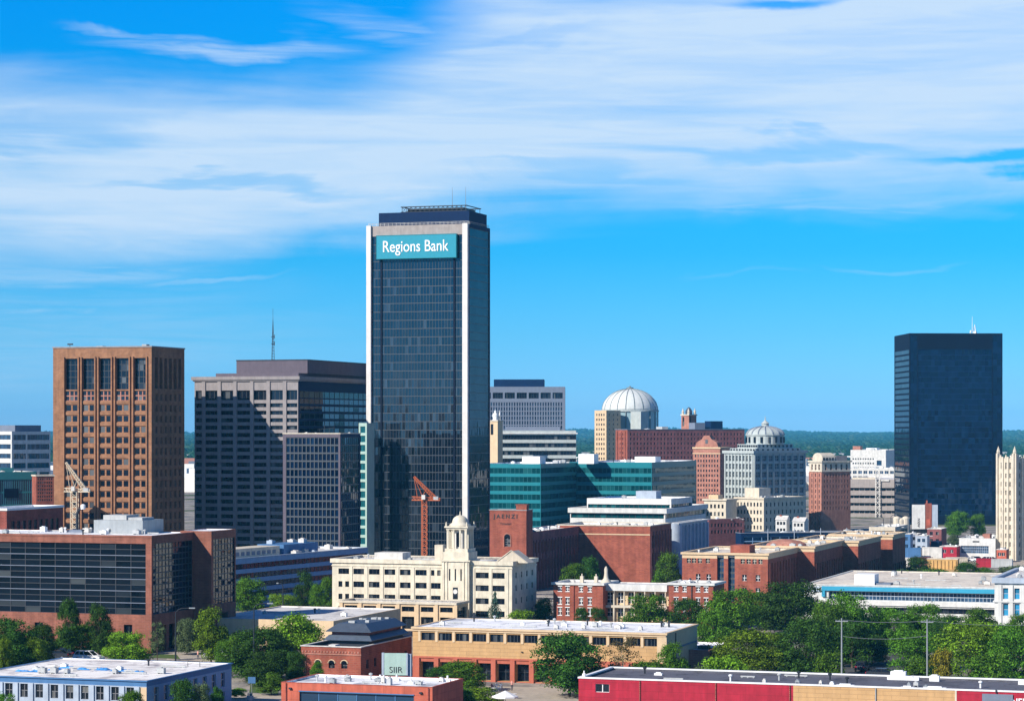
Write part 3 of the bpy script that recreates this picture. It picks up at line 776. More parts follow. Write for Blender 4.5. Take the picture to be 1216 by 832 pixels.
for q in range(3):
    an = q * 2.094; mb.bar((xm + .5 * math.cos(an), ym + .5 * math.sin(an), z0), (xm, ym, z0 + h * .8), .07)
for q in range(14):
    z = z0 + h * .8 * q / 14; rr = .5 * (1 - q / 14); mb.bar((xm + rr, ym, z), (xm - rr * .5, ym + rr * .86, z + .5), .05); mb.bar((xm - rr * .5, ym + rr * .86, z), (xm - rr * .5, ym - rr * .86, z + .5), .05)
mb.bar((xm, ym, z0 + h * .8), (xm, ym, z0 + h), .045)
for z in (.32, .45): mb.bar((xm - .55, ym, z0 + h * z), (xm + .55, ym, z0 + h * z), .1); mb.bar((xm + .5, ym, z0 + h * z - .5), (xm + .5, ym, z0 + h * z + .7), .1)
b.place(mb, 'lattice_mast', M['darkmetal'])
b.clutter(8, 2, b.W - 2, 1.5, 4.5, 1.2)

# --- block in front of it, colours darkened in place of the shadow across its front
b = Bld('office_tower', 'narrow dark office block with fine pale window grid, in front of the taupe tower', 'tower', 336, 404, 428, 688, 515)
b.glaze('F', .9, b.W - .5, 3, b.H - .9, 13, 17, .3, 'g_navy', 'mullgrey', .24, .42, 'window_grid', .2)
b.glaze('R', .7, b.d - .5, 3, b.H - .9, 9, 17, .25, 'g_navy', 'mull', .14, .3, 'curtain_wall')
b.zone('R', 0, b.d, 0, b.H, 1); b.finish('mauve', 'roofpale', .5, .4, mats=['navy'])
b.ring('coping', 'cream', b.H - .02, b.H + .25, .1, .45)
mb = MB()
for q in range(4): mb.bar((b.W - 7 + q * 1.2, 3, b.zr), (b.W - 7.4 + q * 1.5, 3, b.zr + 2.0 + (q % 2) * .9), .07)
mb.bar((b.W - 8, 3, b.zr + 1.6), (b.W - 3, 3, b.zr + 2.2), .07); b.place(mb, 'roof_antenna', M['darkmetal'])
b.clutter(5, 1, b.W - 1, 2, b.d - 1, 1.3)
b = Bld('office_building', 'slim teal block with white floor bands squeezed behind the bank tower', 'building', 426, 435.6, 436.4, 737, 502, d=6)
for i in range(13): zt = b.z(506 + i * 11); b.glaze('F', .5, b.W - .5, zt - 1.9, zt, 4, 1, .25, 'g_teal', 'teal', .15, None, 'window_band')
b.finish('palegreen', 'roofpale', .6, .4)

# --- bank tower
b = Bld('office_tower', 'tallest tower, dark glass with white stone corners and teal bank sign', 'tower', 436, 557, 582, 741, 265.5)
zg1, zg0 = b.z(278), 4.5
a0, a1 = b.a(441.5), b.a(549.5)
b.glaze('F', a0, a1, zg0, zg1, 30, 38, .30, 'g_tower', 'mullgrey', .08, .18, 'curtain_wall', .05, .016)
b.glaze('R', .55, b.d - .6, zg0, b.z(270), 18, 38, .2, 'g_navy', 'mull', .07, .2, 'curtain_wall', .05, .010)
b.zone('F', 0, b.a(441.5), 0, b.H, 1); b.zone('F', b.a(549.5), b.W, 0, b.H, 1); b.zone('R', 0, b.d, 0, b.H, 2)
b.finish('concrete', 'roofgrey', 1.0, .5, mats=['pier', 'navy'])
b.fbox('corner_pier', 'pier', 'F', -.02, b.a(441.2), -.7, .02, 0, b.H + .12)
b.fbox('corner_pier', 'pier', 'F', b.a(549.8), b.a(556.0), -.7, .02, 0, b.H + .12)
for px in (452.7, 539.3): b.fbox('vertical_fin', 'navydark', 'F', b.a(px) - .28, b.a(px) + .28, .02, .36, zg0, zg1 - .01)
mb = MB(); zt = b.H + .35
for i in range(26):
    x = .4 + (b.W - .8) * i / 25; mb.bar((x, .25, b.H - .02), (x, .25, b.H + .75), .05)
for z in (.4, .75): mb.bar((.3, .25, b.H + z), (b.W - .3, .25, b.H + z), .05)
for i in range(22):
    y = .4 + (b.d - .8) * i / 21; mb.bar((b.W - .25, y, b.H - .02), (b.W - .25, y, b.H + .75), .05)
mb.bar((b.W - .25, .3, b.H + .75), (b.W - .25, b.d - .3, b.H + .75), .05)
b.place(mb, 'roof_railing', M['dirty'])
px0, px1 = b.a(447.5), b.a(555)
mb = MB(); mb.box(px0, px1, 1.6, b.d - 1.6, b.zr - .05, b.H + 3.95); ph = b.place(mb, 'penthouse', M['navy'])
mb = MB()
xa, xb, ya, yb, z0 = b.a(473), b.a(549), 3.2, b.d - 3.4, b.H + 3.9
for i in range(15):
    x = xa + (xb - xa) * i / 14
    for y in (ya, yb): mb.bar((x, y, z0), (x, y, z0 + 1.9), .09)
    if i < 14: mb.bar((x, ya, z0 + .2), (x + (xb - xa) / 14, ya, z0 + 1.7), .06); mb.bar((x, ya, z0 + 1.7), (x + (xb - xa) / 14, ya, z0 + .2), .05)
for y in (ya, yb):
    for z in (.2, 1.75): mb.box(xa - .4, xb + .4, y - .14, y + .14, z0 + z - .12, z0 + z + .16)
for x in (xa, xb):
    for z in (.22, 1.77): mb.box(x - .14, x + .14, ya - .3, yb + .3, z0 + z - .1, z0 + z + .14)
b.place(mb, 'roof_screen', M['darkmetal'], ph)
mb = MB(); mb.box(xa + 1.2, xb - 1.2, ya + 1.5, yb - 1, z0 - .05, z0 + 1.35); b.place(mb, 'cooling_plant', M['darkmetal'], ph)
for px, top in ((529, 222), (545, 222)):
    mb = MB(); x = b.a(px); mb.bar((x, 6, z0 - .05), (x, 6, Z(top, 748)), .10, 6, r2=.04); b.place(mb, 'antenna', M['steel'], ph)
TOWER = b
s0, s1, z0, z1 = b.a(448.2), b.a(543.3), b.z(305.8), b.z(277.2)
SG = thing('building_sign', 'teal sign board with white bank lettering on the tallest tower', 'sign', b.world('F', s0, -.2, z0), -b.th)
mb = MB(); mb.box(0, s1 - s0, -.85, .18, 0, z1 - z0); mb.obj('sign_board', M['sign'], SG)
mb = MB(); fr = .16; w_, h_ = s1 - s0, z1 - z0
mb.box(-.003, w_ + .003, -.92, -.80, -.004, fr); mb.box(-.003, w_ + .003, -.92, -.80, h_ - fr, h_ + .004); mb.box(-.004, fr, -.91, -.81, fr, h_ - fr); mb.box(w_ - fr, w_ + .004, -.91, -.81, fr, h_ - fr); mb.obj('sign_frame', M['teal'], SG)
me = text_mesh('Regions Bank', 4.5, .05, M['letter'], .012)
xs = [v.co.x for v in me.vertices]; zs = [v.co.z for v in me.vertices]; kx = 20.6 / (max(xs) - min(xs))
me.transform(Matrix.Translation((-(min(xs) + max(xs)) / 2, 0, 0))); me.transform(Matrix.Diagonal((kx, 1, 1.06, 1)))
link('sign_lettering', me, SG, (w_ * .497, -.95, h_ * .50))

# --- buildings between the bank tower and the dome
b = Bld('office_tower', 'grey blue slab tower with a dark penthouse, right behind the bank tower', 'tower', 560, 671, 672, 1300, 459, th=1.4, d=40)
for i in range(7):
    a = b.a(571 + i * 14.2); b.win('F', a, a + 5.2, b.z(473), b.z(466), .7, 4, 1, .14, 'g_dark', 'mull', 'crown_window')
b.glaze('F', 1.5, b.W - 1.2, 4, b.z(477), 34, 22, .5, 'g_blue', 'slate', .62, .5, 'window_grid', .45)
b.finish('slate', 'roofpale', 1, .6)
b.rbox('penthouse', 'navy', b.a(586), b.a(646), 6, 30, b.z(450) - b.zr); b.clutter(6, b.a(590), b.W - 2, 2, 5, 1.8)
b = Bld('office_building', 'office with pale and dark horizontal bands, below the grey blue slab tower', 'building', 560, 684, 686, 1080, 511, th=1.6, d=36)
for i in range(4):
    zt = b.z(516.5 + i * 9.2); b.glaze('F', b.a(588), b.W - .01, zt - 1.9, zt, 26, 1, .6, 'g_dark', 'mull', .1, None, 'window_band')
b.zone('F', 0, b.a(588), 0, b.H, 1)
for i in range(4): zt = b.z(517 + i * 8.6); b.win('F', b.a(582.5), b.a(586.5), zt - 1.5, zt, .5, 1, 1, .08)
b.finish('greyblue', 'roofpale', .7, .5, mats=['white'])
b.ring('balcony_slab', 'white', b.z(515), b.z(513.6), .7, .2)
b.rbox('upper_storey', 'slate', b.a(600), b.a(665), 6, 30, 2.4)
T1 = b
b = Bld('church_tower', 'small beige tower topped by a white urn beside the bank tower', 'tower', 580, 591, 597, 1060, 499, th=30, H=None)
b.win('F', 1.1, 2.4, b.H - 6, b.H - 1.5, .4, 1, 2, .1); b.finish('tanlight', 'roofpale', .3, .25)
b.ring('cornice', 'cream', b.H - .4, b.H + .1, .3, .2)
mb = MB(); mb.lathe([(1.2, b.zr - .05), (1.2, b.zr + .7), (.7, b.zr + .9), (1.3, b.zr + 2.2), (1.0, b.zr + 3.2), (.4, b.zr + 3.6), (.45, b.zr + 4.1), (.05, b.zr + 4.7)], 12, b.W * .5, b.d * .45); b.place(mb, 'urn', M['brass'], smooth=True)
mb = MB(); mb.lathe([(.5, b.zr - .05), (.45, b.zr + 2), (.7, b.zr + 2.2), (.25, b.zr + 3), (.04, b.zr + 4.6)], 10, b.W * .95 - .8, b.d * .8); b.place(mb, 'finial', M['brass'], smooth=True)

# --- teal glass pair of wings
b = Bld('office_building', 'long teal glass office with striped floors and white roof plant', 'building', 566, 642, 689, 905, 550.5)
L_ = b
def bands(b, f, m=.15, n=8, step=10.4, y0=551.5):
    for i in range(n):
        zt = b.z(y0 + 4.2 + i * step); b.glaze(f, m, b.len(f) - m, zt - 1.95, zt, max(4, int(b.len(f) / 1.6)), 1, .12, 'g_teal', 'tealdark', .1, None, 'window_band', .05)
bands(b, 'F'); bands(b, 'R'); b.zone('R', 0, b.d, 0, b.H, 1); b.finish('teal', 'roofwhite', .5, .4, mats=['tealdark'])  # right walls of both wings in darker teal, shade put into the panels
w = Bld('', '', '', 676, 774, 827, 938, 551, root=b, H=b.H + .12)
bands(w, 'F'); bands(w, 'R'); w.zone('R', 0, w.d, 0, w.H, 1); w.finish('teal', 'roofwhite', .5, .4, mats=['tealdark'])
b.rbox('plant_room', 'whitemetal', b.a(616), b.a(637), 4, 11, 3.1); b.clutter(9, 2, b.W - 2, 3, b.d - 2, 2.2)
mb = MB(); mb.box(b.W + 3, b.W + 9, b.d * .75, b.d * .75 + 6, w.zr - .05, w.zr + 3.6); b.place(mb, 'stair_head', M['whitemetal'])
w.clutter(12, 2, w.W - 2, 3, w.d - 8, 2.2); w.rbox('plant_room', 'whitemetal', w.W - 11, w.W + -3, 16, 24, 2.4)

# --- white tiered building
b = Bld('office_building', 'low white stepped building with dark glass bands before the teal office', 'building', 677, 790, 838, 745, 604)
for i in range(4):
    zt = b.z(610.2 + i * 11.2)
    for f in 'FR': b.glaze(f, .25, b.len(f) - .25, zt - 1.35, zt, max(6, int(b.len(f) / 1.8)), 1, .45, 'g_teal', 'mull', .1, None, 'window_band')
b.finish('white', 'roofwhite', .5, .4)
b.ring('canopy', 'white', b.z(609.4), b.z(604) + .1, .55, .5)
t = Bld('', '', '', 697, 797, 822, 752, 592, root=b); t.z0 = b.H - .6
t.glaze('F', .3, t.W - .3, t.z(603.5), t.z(599), 18, 1, .5, 'g_teal', 'mull', .1, None, 'window_band'); t.glaze('R', .3, t.d - .3, t.z(603.5), t.z(599), 8, 1, .5, 'g_teal', 'mull', .1, None, 'window_band')
t.finish('white', 'roofwhite', .4, .4)
t.rbox('plant_room', 'bluewall', t.a(752), t.a(776), 3, 9, 2.6); t.clutter(4, 2, t.W - 2, 2, t.d - 2, 1.6)
b = Bld('office_building', 'pale blue ribbed block with rounded end, right of the white stepped building', 'building', 796, 804, 840, 724, 622)
b.finish('bluewall', 'roofpale', .5, .4)
for i in range(9):
    a = .6 + (b.d - 1.2) * i / 8; b.fbox('rib', 'bluewall', 'R', a - .35, a + .35, -.55, .02, 0, b.H - .6)
for i in range(8):
    a = .6 + (b.d - 1.2) * (i + .5) / 8; b.fbox('glazing_strip', 'slate', 'R', a - .7, a + .7, -.06, .02, .5, b.H - 1)
b.ring('coping', 'white', b.H - .02, b.H + .3, .65, .4)
mb = MB(); mb.lathe([(2.2, 0), (2.2, b.H + .2)], 24, 1.0, 1.0); b.place(mb, 'round_corner', M['bluewall'])

# --- dome
b = Bld('domed_hall', 'round hall under a ribbed white dome with a beige corner tower', 'hall', 706, 720, 737, 1400, 487, th=38)
b.grid('F', b.even('F', 4, .8, .8), b.rows(b.H - 1.8, 2.7, 1.3, 16), r=.25)
b.grid('R', b.even('R', 3, .7, .8), b.rows(b.H - 1.8, 2.7, 1.3, 16), r=.25); b.finish('tanlight', 'roofpale', .6, .4)
Dd = 1430; cx, cy = X(748, Dd), Dd; rad = 33.5 * Dd / F; zs = Z(487, Dd); zt = Z(461.5, Dd)
dv = Vector((cx - b.L.x, cy - b.L.y, 0)); lx, ly = dv.x * b.c - dv.y * b.s, dv.x * b.s + dv.y * b.c
mb = MB(); mb.lathe([(rad * .98, 0), (rad * .98, zs)], 48, lx, ly); b.place(mb, 'drum', M['domeglass'])
prof = [(rad * math.cos(R(q * 5.2)), zs + (zt - zs) * math.sin(R(q * 5.2))) for q in range(17)] + [(1.2, zt)]
mb = MB(); mb.lathe(prof, 48, lx, ly); dm = b.place(mb, 'dome', M['copper'], smooth=True)
for i in range(20):
    an = 2 * math.pi * (i + .5) / 20; ca, sa = math.cos(an), math.sin(an); mb = MB()
    for (r0, z0), (r1, z1) in zip(prof[:-2:2], prof[2::2]): mb.bar((lx + r0 * ca, ly + r0 * sa, z0), (lx + r1 * ca, ly + r1 * sa, z1), .28)
    mb.bar((lx + rad * ca, ly + rad * sa, 20), (lx + rad * ca, ly + rad * sa, zs), .3); b.place(mb, 'dome_rib', M['rib'], dm)
mb = MB(); mb.lathe([(2.2, zt - .25), (2.0, zt + .7), (.7, zt + 1.0), (.2, zt + 1.7)], 16, lx, ly); b.place(mb, 'lantern', M['rib'], dm)
mb = MB(); mb.lathe([(rad * 1.03, zs - .8), (rad * 1.03, zs + .1), (rad * .97, zs + .3)], 48, lx, ly); b.place(mb, 'drum_cornice', M['greyblue'])
mb = MB(); rr = rad * .98 + 4; mb.box(lx + rad * .72, lx + rad * .72 + 7.0, ly - rad * .85 - 2, ly - rad * .85 + 5, 0, zs - .9); b.place(mb, 'side_block', M['greyblue'])

# --- long maroon brick block and twin spired tower
b = Bld('brick_block', 'long maroon brick block with rows of small windows below the dome', 'building', 731, 745, 884, 1240, 510, th=64)
b.grid('R', b.even('R', 34, .8, 1.0), b.rows(b.H - 1.6, 2.3, 1.25, 9), r=.25, fr=.06, nx=1)
b.grid('F', b.even('F', 4, .9, .8), b.rows(b.H - 1.6, 2.3, 1.25, 9), r=.25, fr=.06)
b.zone('F', 0, b.W, 0, b.H, 1); b.finish('purple', 'roofpale', .7, .4, mats=['red'])  # red on the lit face, maroon elsewhere: shade put into the brick colour
b.ring('coping', 'slate', b.H - .02, b.H + .3, .2, .5)
for q in range(3): b.fbox('pilaster', 'red', 'F', b.W * (q + .5) / 3 - .4, b.W * (q + .5) / 3 + .4, -.4, .02, 0, b.H - .8)
for (p0, p1, h, mt) in ((829, 841, 3.2, 'slate'), (848, 862, 4.0, 'navy'), (790, 797, 1.2, 'hvac')): b.rbox('roof_plant', mt, 3, 9, b.ar(p0), b.ar(p1), h + 1)
b.clutter(10, 1.5, b.W - 1.5, 3, b.d - 3, 1.8)
b = Bld('church_tower', 'small stone and brick tower with two spirelets behind the maroon block', 'tower', 809, 818, 827, 1300, 492, th=42)
b.win('F', .8, 1.9, b.H - 6, b.H - 1.2, .4, 1, 2, .1); b.win('R', .8, 1.9, b.H - 6, b.H - 1.2, .4, 1, 2, .1)
b.finish('pinkbrick', 'roofpale', .4, .3); b.ring('cornice', 'cream', b.H - .5, b.H + .15, .35, .3)
for (x, y) in ((.6, .6), (b.W - .6, .6), (b.W - .6, b.d - .6), (.6, b.d - .6)):
    mb = MB(); mb.lathe([(.65, b.H - .1), (.6, b.H + 1.2), (.75, b.H + 1.3), (.35, b.H + 2.2), (.04, b.H + 3.4)], 8, x, y); b.place(mb, 'spirelet', M['cream'])
mb = MB(); mb.lathe([(b.W * .36, b.zr - .05), (b.W * .36, b.zr + 2.2), (b.W * .2, b.zr + 3.6), (.1, b.zr + 4.3)], 8, b.W / 2, b.d / 2); b.place(mb, 'cap', M['roofmetal'])

# --- pink brick gabled building
b = Bld('brick_tower', 'pink brick block with a stepped gable, left of the grey domed palace', 'building', 823, 855, 868, 1110, 531, th=24)
b.grid('F', b.even('F', 9, .62, .5), b.rows(b.H - 3.2, 2.15, 1.15, 13), r=.22, fr=.06)
b.grid('R', b.even('R', 4, .6, .6), b.rows(b.H - 3.2, 2.15, 1.15, 10), r=.22, fr=.06); b.finish('pinkbrick', 'roofpale', .5, .35)
b.ring('cornice', 'tanlight', b.H - .6, b.H + .1, .3, .3); b.ring('string_course', 'tanlight', b.H - 2.9, b.H - 2.5, .18, .2)
mb = MB(); w2 = b.W
pf = [(.8, b.H - .1), (w2 - .8, b.H - .1), (w2 - 1.6, b.H + 2.2), (w2 * .68, b.H + 3.6), (w2 * .6, b.H + 5.2), (w2 * .4, b.H + 5.2), (w2 * .32, b.H + 3.6), (1.6, b.H + 2.2)]
n = len(mb.v); mb.v += [(x, .15, z) for x, z in pf] + [(x, 4.2, z) for x, z in pf]; k = len(pf)
mb.f += [tuple(range(n + k - 1, n - 1, -1)), tuple(range(n + k, n + 2 * k))] + [(n + i, n + (i + 1) % k, n + k + (i + 1) % k, n + k + i) for i in range(k)]; mb.m += [0] * (k + 2)
g = b.place(mb, 'gable', M['pinkbrick'])
mb = MB(); mb.box(w2 / 2 - .6, w2 / 2 + .6, .05, .2, b.H + 1.6, b.H + 3.4); b.place(mb, 'gable_window', M['g_dark'], g)

# --- grey palace with domed lantern
b = Bld('domed_palace', 'grey green palace block with terraced roof and a domed lantern', 'building', 860, 895, 957, 1010, 535.5, th=50)
def pal(b, f, n):
    for i in range(6):
        zt = b.z(541 + i * 9.6)
        for (a0, a1) in b.even(f, n, b.len(f) / n * .62, .7): b.win(f, a0, a1, zt - 2.2, zt, .35, 2, 2, .12, 'g_blue' if f == 'R' else 'g_win', 'greyblue')
pal(b, 'F', 8); pal(b, 'R', 8)
b.finish('greyblue', 'roofpale', .5, .4, maxwin=100)
for f, n in (('F', 8), ('R', 8)):
    for i in range(n + 1):
        a = .7 + (b.len(f) - 1.4) * i / n; b.fbox('pilaster', 'greyblue', f, a - .3, a + .3, -.28, .02, 0, b.H - 1.2)
b.ring('cornice', 'greyblue', b.H - .9, b.H + .2, .6, .4)
cxr, cyr = b.W / 2, b.d / 2
z = b.zr - .05
for (k, h) in ((.86, 1.7), (.68, 1.6)):
    w2, d2 = b.W * k / 2, b.d * k / 2
    mb = MB(); mb.box(cxr - w2, cxr + w2, cyr - d2, cyr + d2, z, z + h); t = b.place(mb, 'roof_terrace', M['greyblue'])
    mb = MB()
    for i in range(9):
        q = -1 + 2 * (i + .5) / 9
        mb.box(cxr + q * w2 - .5, cxr + q * w2 + .5, cyr - d2 - .05, cyr - d2 + .1, z + .4, z + h - .3); mb.box(cxr + w2 - .1, cxr + w2 + .05, cyr + q * d2 - .5, cyr + q * d2 + .5, z + .4, z + h - .3)
    b.place(mb, 'terrace_openings', M['g_dark'], t); z += h - .02
rad = 7.6
mb = MB(); mb.lathe([(rad, z), (rad, z + 3.5), (rad + .4, z + 3.6), (rad + .4, z + 4.0)], 16, cxr, cyr); dr = b.place(mb, 'drum', M['greyblue'])
for i in range(16):
    an = 2 * math.pi * i / 16; mb = MB(); x, y = cxr + rad * .985 * math.cos(an + .196), cyr + rad * .985 * math.sin(an + .196)
    mb.bar((x, y, z + .6), (x, y, z + 3.0), .62, 4); b.place(mb, 'drum_window', M['g_dark'], dr)
z += 3.95
prof = [((rad + .1) * math.cos(R(q * 9)), z + 3.3 * math.sin(R(q * 9))) for q in range(10)]
mb = MB(); mb.lathe(prof, 16, cxr, cyr); dm = b.place(mb, 'dome', M['greyblue'])
for i in range(16):
    an = 2 * math.pi * i / 16; mb = MB()
    for (r0, z0), (r1, z1) in zip(prof[:-1], prof[1:]): mb.bar((cxr + r0 * math.cos(an), cyr + r0 * math.sin(an), z0), (cxr + r1 * math.cos(an), cyr + r1 * math.sin(an), z1), .26)
    b.place(mb, 'dome_rib', M['slate'], dm)
mb = MB(); zt = z + 3.1; mb.lathe([(1.5, zt), (1.5, zt + 1.2), (1.8, zt + 1.3), (.9, zt + 2.1), (.3, zt + 2.6), (.05, zt + 4.4)], 12, cxr, cyr); b.place(mb, 'lantern', M['greyblue'], dm)

# --- cream block before the palace
b = Bld('apartment_block', 'cream three storey block with tower room, in front of the grey palace', 'building', 873, 907, 956, 960, 535 + 56, th=44)
b.grid('F', b.even('F', 8, .75, .6), b.rows(b.H - 1.8, 2.9, 1.5, 4), r=.3); b.grid('R', b.even('R', 10, .8, .6), b.rows(b.H - 1.8, 2.9, 1.5, 4), r=.3)
b.finish('cream', 'roofpale', .6, .4); b.ring('cornice', 'cream', b.H - .5, b.H + .15, .4, .35)
b.rbox('roof_room', 'cream', 1.5, 8.5, 4, 11, 4.2); b.clutter(8, 1, b.W - 1, 2, b.d - 2, 1.7)
b = Bld('apartment_block', 'small cream and brick house left of the cream three storey block', 'building', 836, 862, 875, 955, 593, th=30)
b.grid('F', b.even('F', 5, .8, .6), b.rows(b.H - 1.8, 2.9, 1.5, 3), r=.3); b.finish('cream', 'roofpale', .5, .35, mats=['red']); b.ring('cornice', 'cream', b.H - .4, b.H + .2, .5, .3)
b.rbox('stair_head', 'tanlight', 1, 5, 2, 6, 2.2)
b = Bld('warehouse', 'low dark brick shed with ragged parapet under the cream house', 'building', 836, 842, 884, 880, 616, th=60)
b.grid('R', b.even('R', 10, .8, .6), b.rows(b.H - 1.6, 2.3, 1.2, 2), r=.3); b.finish('purple', 'roofpale', .5, .35); b.clutter(9, .6, b.W - .6, 1, b.d - 1, 1.5)

# --- red slender tower with cream crown
b = Bld('brick_tower', 'slender red brick tower with a cream arched crown', 'tower', 961, 976, 1010, 985, 547.5, th=56)
b.grid('F', b.even('F', 3, .5, .5), b.rows(b.z(562), 2.1, 1.3, 12), r=.25, fr=.05)
b.grid('R', b.even('R', 9, .55, .6), b.rows(b.z(563), 2.1, 1.2, 7), r=.25, fr=.05)
for f in 'FR':
    b.zone(f, 0, b.len(f), b.z(559), b.H, 1); n = 3 if f == 'F' else 5
    for (a0, a1) in b.even(f, n, .9, .6): b.win(f, a0, a1, b.z(558), b.z(551), .35, 1, 2, .12, 'g_win', 'cream', 'crown_window')
b.finish('pinkbrick', 'roofpale', .5, .3, mats=['cream'], maxwin=100)
b.ring('cornice', 'cream', b.H - .4, b.H + .25, .45, .3); b.ring('string_course', 'cream', b.z(560), b.z(559), .25, .2)
for q in range(4): a = .25 + (b.W - .5) * q / 3; b.fbox('pilaster', 'pinkbrick', 'F', a - .25, a + .25, -.25, .02, 0, b.z(560.5))
mb = MB(); x0, x1, y0, y1, z0, z1 = .8, b.W - .8, 1.0, 7.5, b.zr, b.z(537.5)
n = 8; pr = [(x0, z0 - .05)] + [((x0 + x1) / 2 - (x1 - x0) / 2 * math.cos(math.pi * i / n), z0 + (z1 - z0) * (.45 + .55 * math.sin(math.pi * i / n))) for i in range(n + 1)] + [(x1, z0 - .05)]
m0 = len(mb.v); k = len(pr); mb.v += [(x, y0, z) for x, z in pr] + [(x, y1, z) for x, z in pr]
mb.f += [tuple(range(m0 + k - 1, m0 - 1, -1)), tuple(range(m0 + k, m0 + 2 * k))] + [(m0 + i, m0 + (i + 1) % k, m0 + k + (i + 1) % k, m0 + k + i) for i in range(k)]; mb.m += [0] * (k + 2)
cr = b.place(mb, 'arched_crown', M['cream'])
mb = MB()
for q in range(4):
    y = y0 + .8 + q * 1.5; mb.box(x1 - .1, x1 + .08, y - .45, y + .45, z0 + .2, z0 + 1.9)
b.place(mb, 'crown_opening', M['g_dark'], cr)
b.rbox('roof_room', 'taupe', .9, b.W - .9, 8, b.d - 1, 2.6); b.clutter(4, 1, b.W - 1, 8, b.d - 1, 1.4)

# --- far right low blocks
b = Bld('warehouse', 'long white far building with one blue square window, left of the dark tower', 'building', 1010, 1052, 1075, 1650, 534, th=22)
b.win('F', b.a(1041), b.a(1047), b.z(552.5), b.z(546.5), .5, 1, 1, .2, 'g_blue', 'bluetrim'); b.grid('F', b.even('F', 13, .9, 1)[:9], [(b.H - 6.4, b.H - 5.4), (b.H - 9.4, b.H - 8.2), (b.H - 12.6, b.H - 11.2)], r=.3, nx=1, fr=.05, glass='g_win', frame='dirty'); b.finish('dirty', 'roofpale', .8, .5)
b.rbox('roof_room', 'pinkbrick', 1, 6, 2, 8, 3.2); b.rbox('roof_room', 'whitemetal', 9, 16, 6, 14, 2); b.clutter(9, 2, b.W - 2, 2, b.d - 2, 3)
b = Bld('shop_row', 'low row with blue shopfront windows under the far white building', 'building', 1004, 1064, 1075, 1480, 556, th=18)
b.grid('F', b.even('F', 9, 2.2, .8), b.rows(b.H - 1.4, 3.2, 1.8, 5), r=.3, nx=2, glass='g_blue', frame='whitemetal'); b.finish('dirty', 'roofpale', .5, .4); b.clutter(12, 2, b.W - 2, 2, b.d - 2, 2.5)
b = Bld('parking_garage', 'grey parking garage with long level decks left of the dark tower', 'building', 1006, 1066, 1085, 1210, 569, th=14)
for i in range(5): zt = b.z(579 + i * 9); b.win('F', .5, b.W - .5, zt - 1.6, zt, 1.6, 9, 1, .4, 'g_dark', 'concrete', 'deck_opening'); b.win('R', .5, b.d - .5, zt - 1.6, zt, 1.6, 9, 1, .4, 'g_dark', 'concrete', 'deck_opening')
b.finish('concrete', 'roofpale', .8, .4)
b.rbox('ramp_head', 'cream', 2, 13, 4, 12, 1.6); b.rbox('stair_tower', 'dirty', b.W - 8, b.W - 4, -.6, 3.5, .7)
mb = MB()
for i in range(9):
    z = 1 + i * 2.4
    mb.bar((b.a(1040), -1, z), (b.a(1045), -1, z + 2.4), .16); mb.bar((b.a(1045), -1, z), (b.a(1040), -1, z + 2.4), .16)
for p_ in (1040, 1045): mb.bar((b.a(p_), -1, 0), (b.a(p_), -1, 23), .2)
b.place(mb, 'stair_frame', M['dirty'])

# --- dark glass tower on the right
b = Bld('office_tower', 'dark navy glass tower standing apart on the right', 'tower', 1062, 1080, 1190.5, 1120, 395.5, th=88)
b.glaze('F', 1.0, b.W - 1.2, 3, b.z(414), 14, 30, .1, 'g_tower', 'navydark', .12, .8, 'curtain_wall', .03, .006)
a0, a1 = b.ar(1090), b.ar(1178)
b.glaze('R', a0, a1, 4, b.z(414.5), 22, 30, .22, 'g_navy', 'navy', .05, .22, 'curtain_wall', .03, .014, vert=False)
b.glaze('R', .4, a0 - .35, 4, b.z(398), 2, 30, .05, 'g_navy', 'navydark', .06, .1, 'corner_glazing', .03, .008)
b.glaze('R', a1 + .35, b.d - .4, 4, b.z(398), 2, 30, .05, 'g_navy', 'navydark', .06, .1, 'corner_glazing', .03, .008)
b.finish('navydark', 'roofgrey', 1.0, .5)
xa, ya = 6, b.ar(1172)
mb = MB(); mb.bar((xa, ya, b.zr), (xa, ya, Z(372, 1120)), .16, 6, r2=.05)
mb.bar((xa - 1, ya + 1.5, b.zr), (xa - .6, ya + .8, b.zr + 5), .2); mb.bar((xa + 1, ya + 1.8, b.zr), (xa + .6, ya + 1, b.zr + 6), .2); mb.bar((xa - .8, ya - 1, b.zr), (xa - .5, ya - .6, b.zr + 3.5), .25)
mb.bar((xa - 1, ya + 1.2, b.zr + 3), (xa + 1, ya - .8, b.zr + 3.2), .15); mb.lathe([(.8, b.zr + 1), (.8, b.zr + 3)], 8, xa, ya + 1.3)
b.place(mb, 'antenna_cluster', M['whitemetal'])
mb = MB()
for q in (0, 1.4, 2.1, 3.6): mb.bar((4, b.ar(1108) + q, b.zr), (4, b.ar(1108) + q, b.zr + 2 + q % 1), .1)
b.place(mb, 'roof_davit', M['steel'])

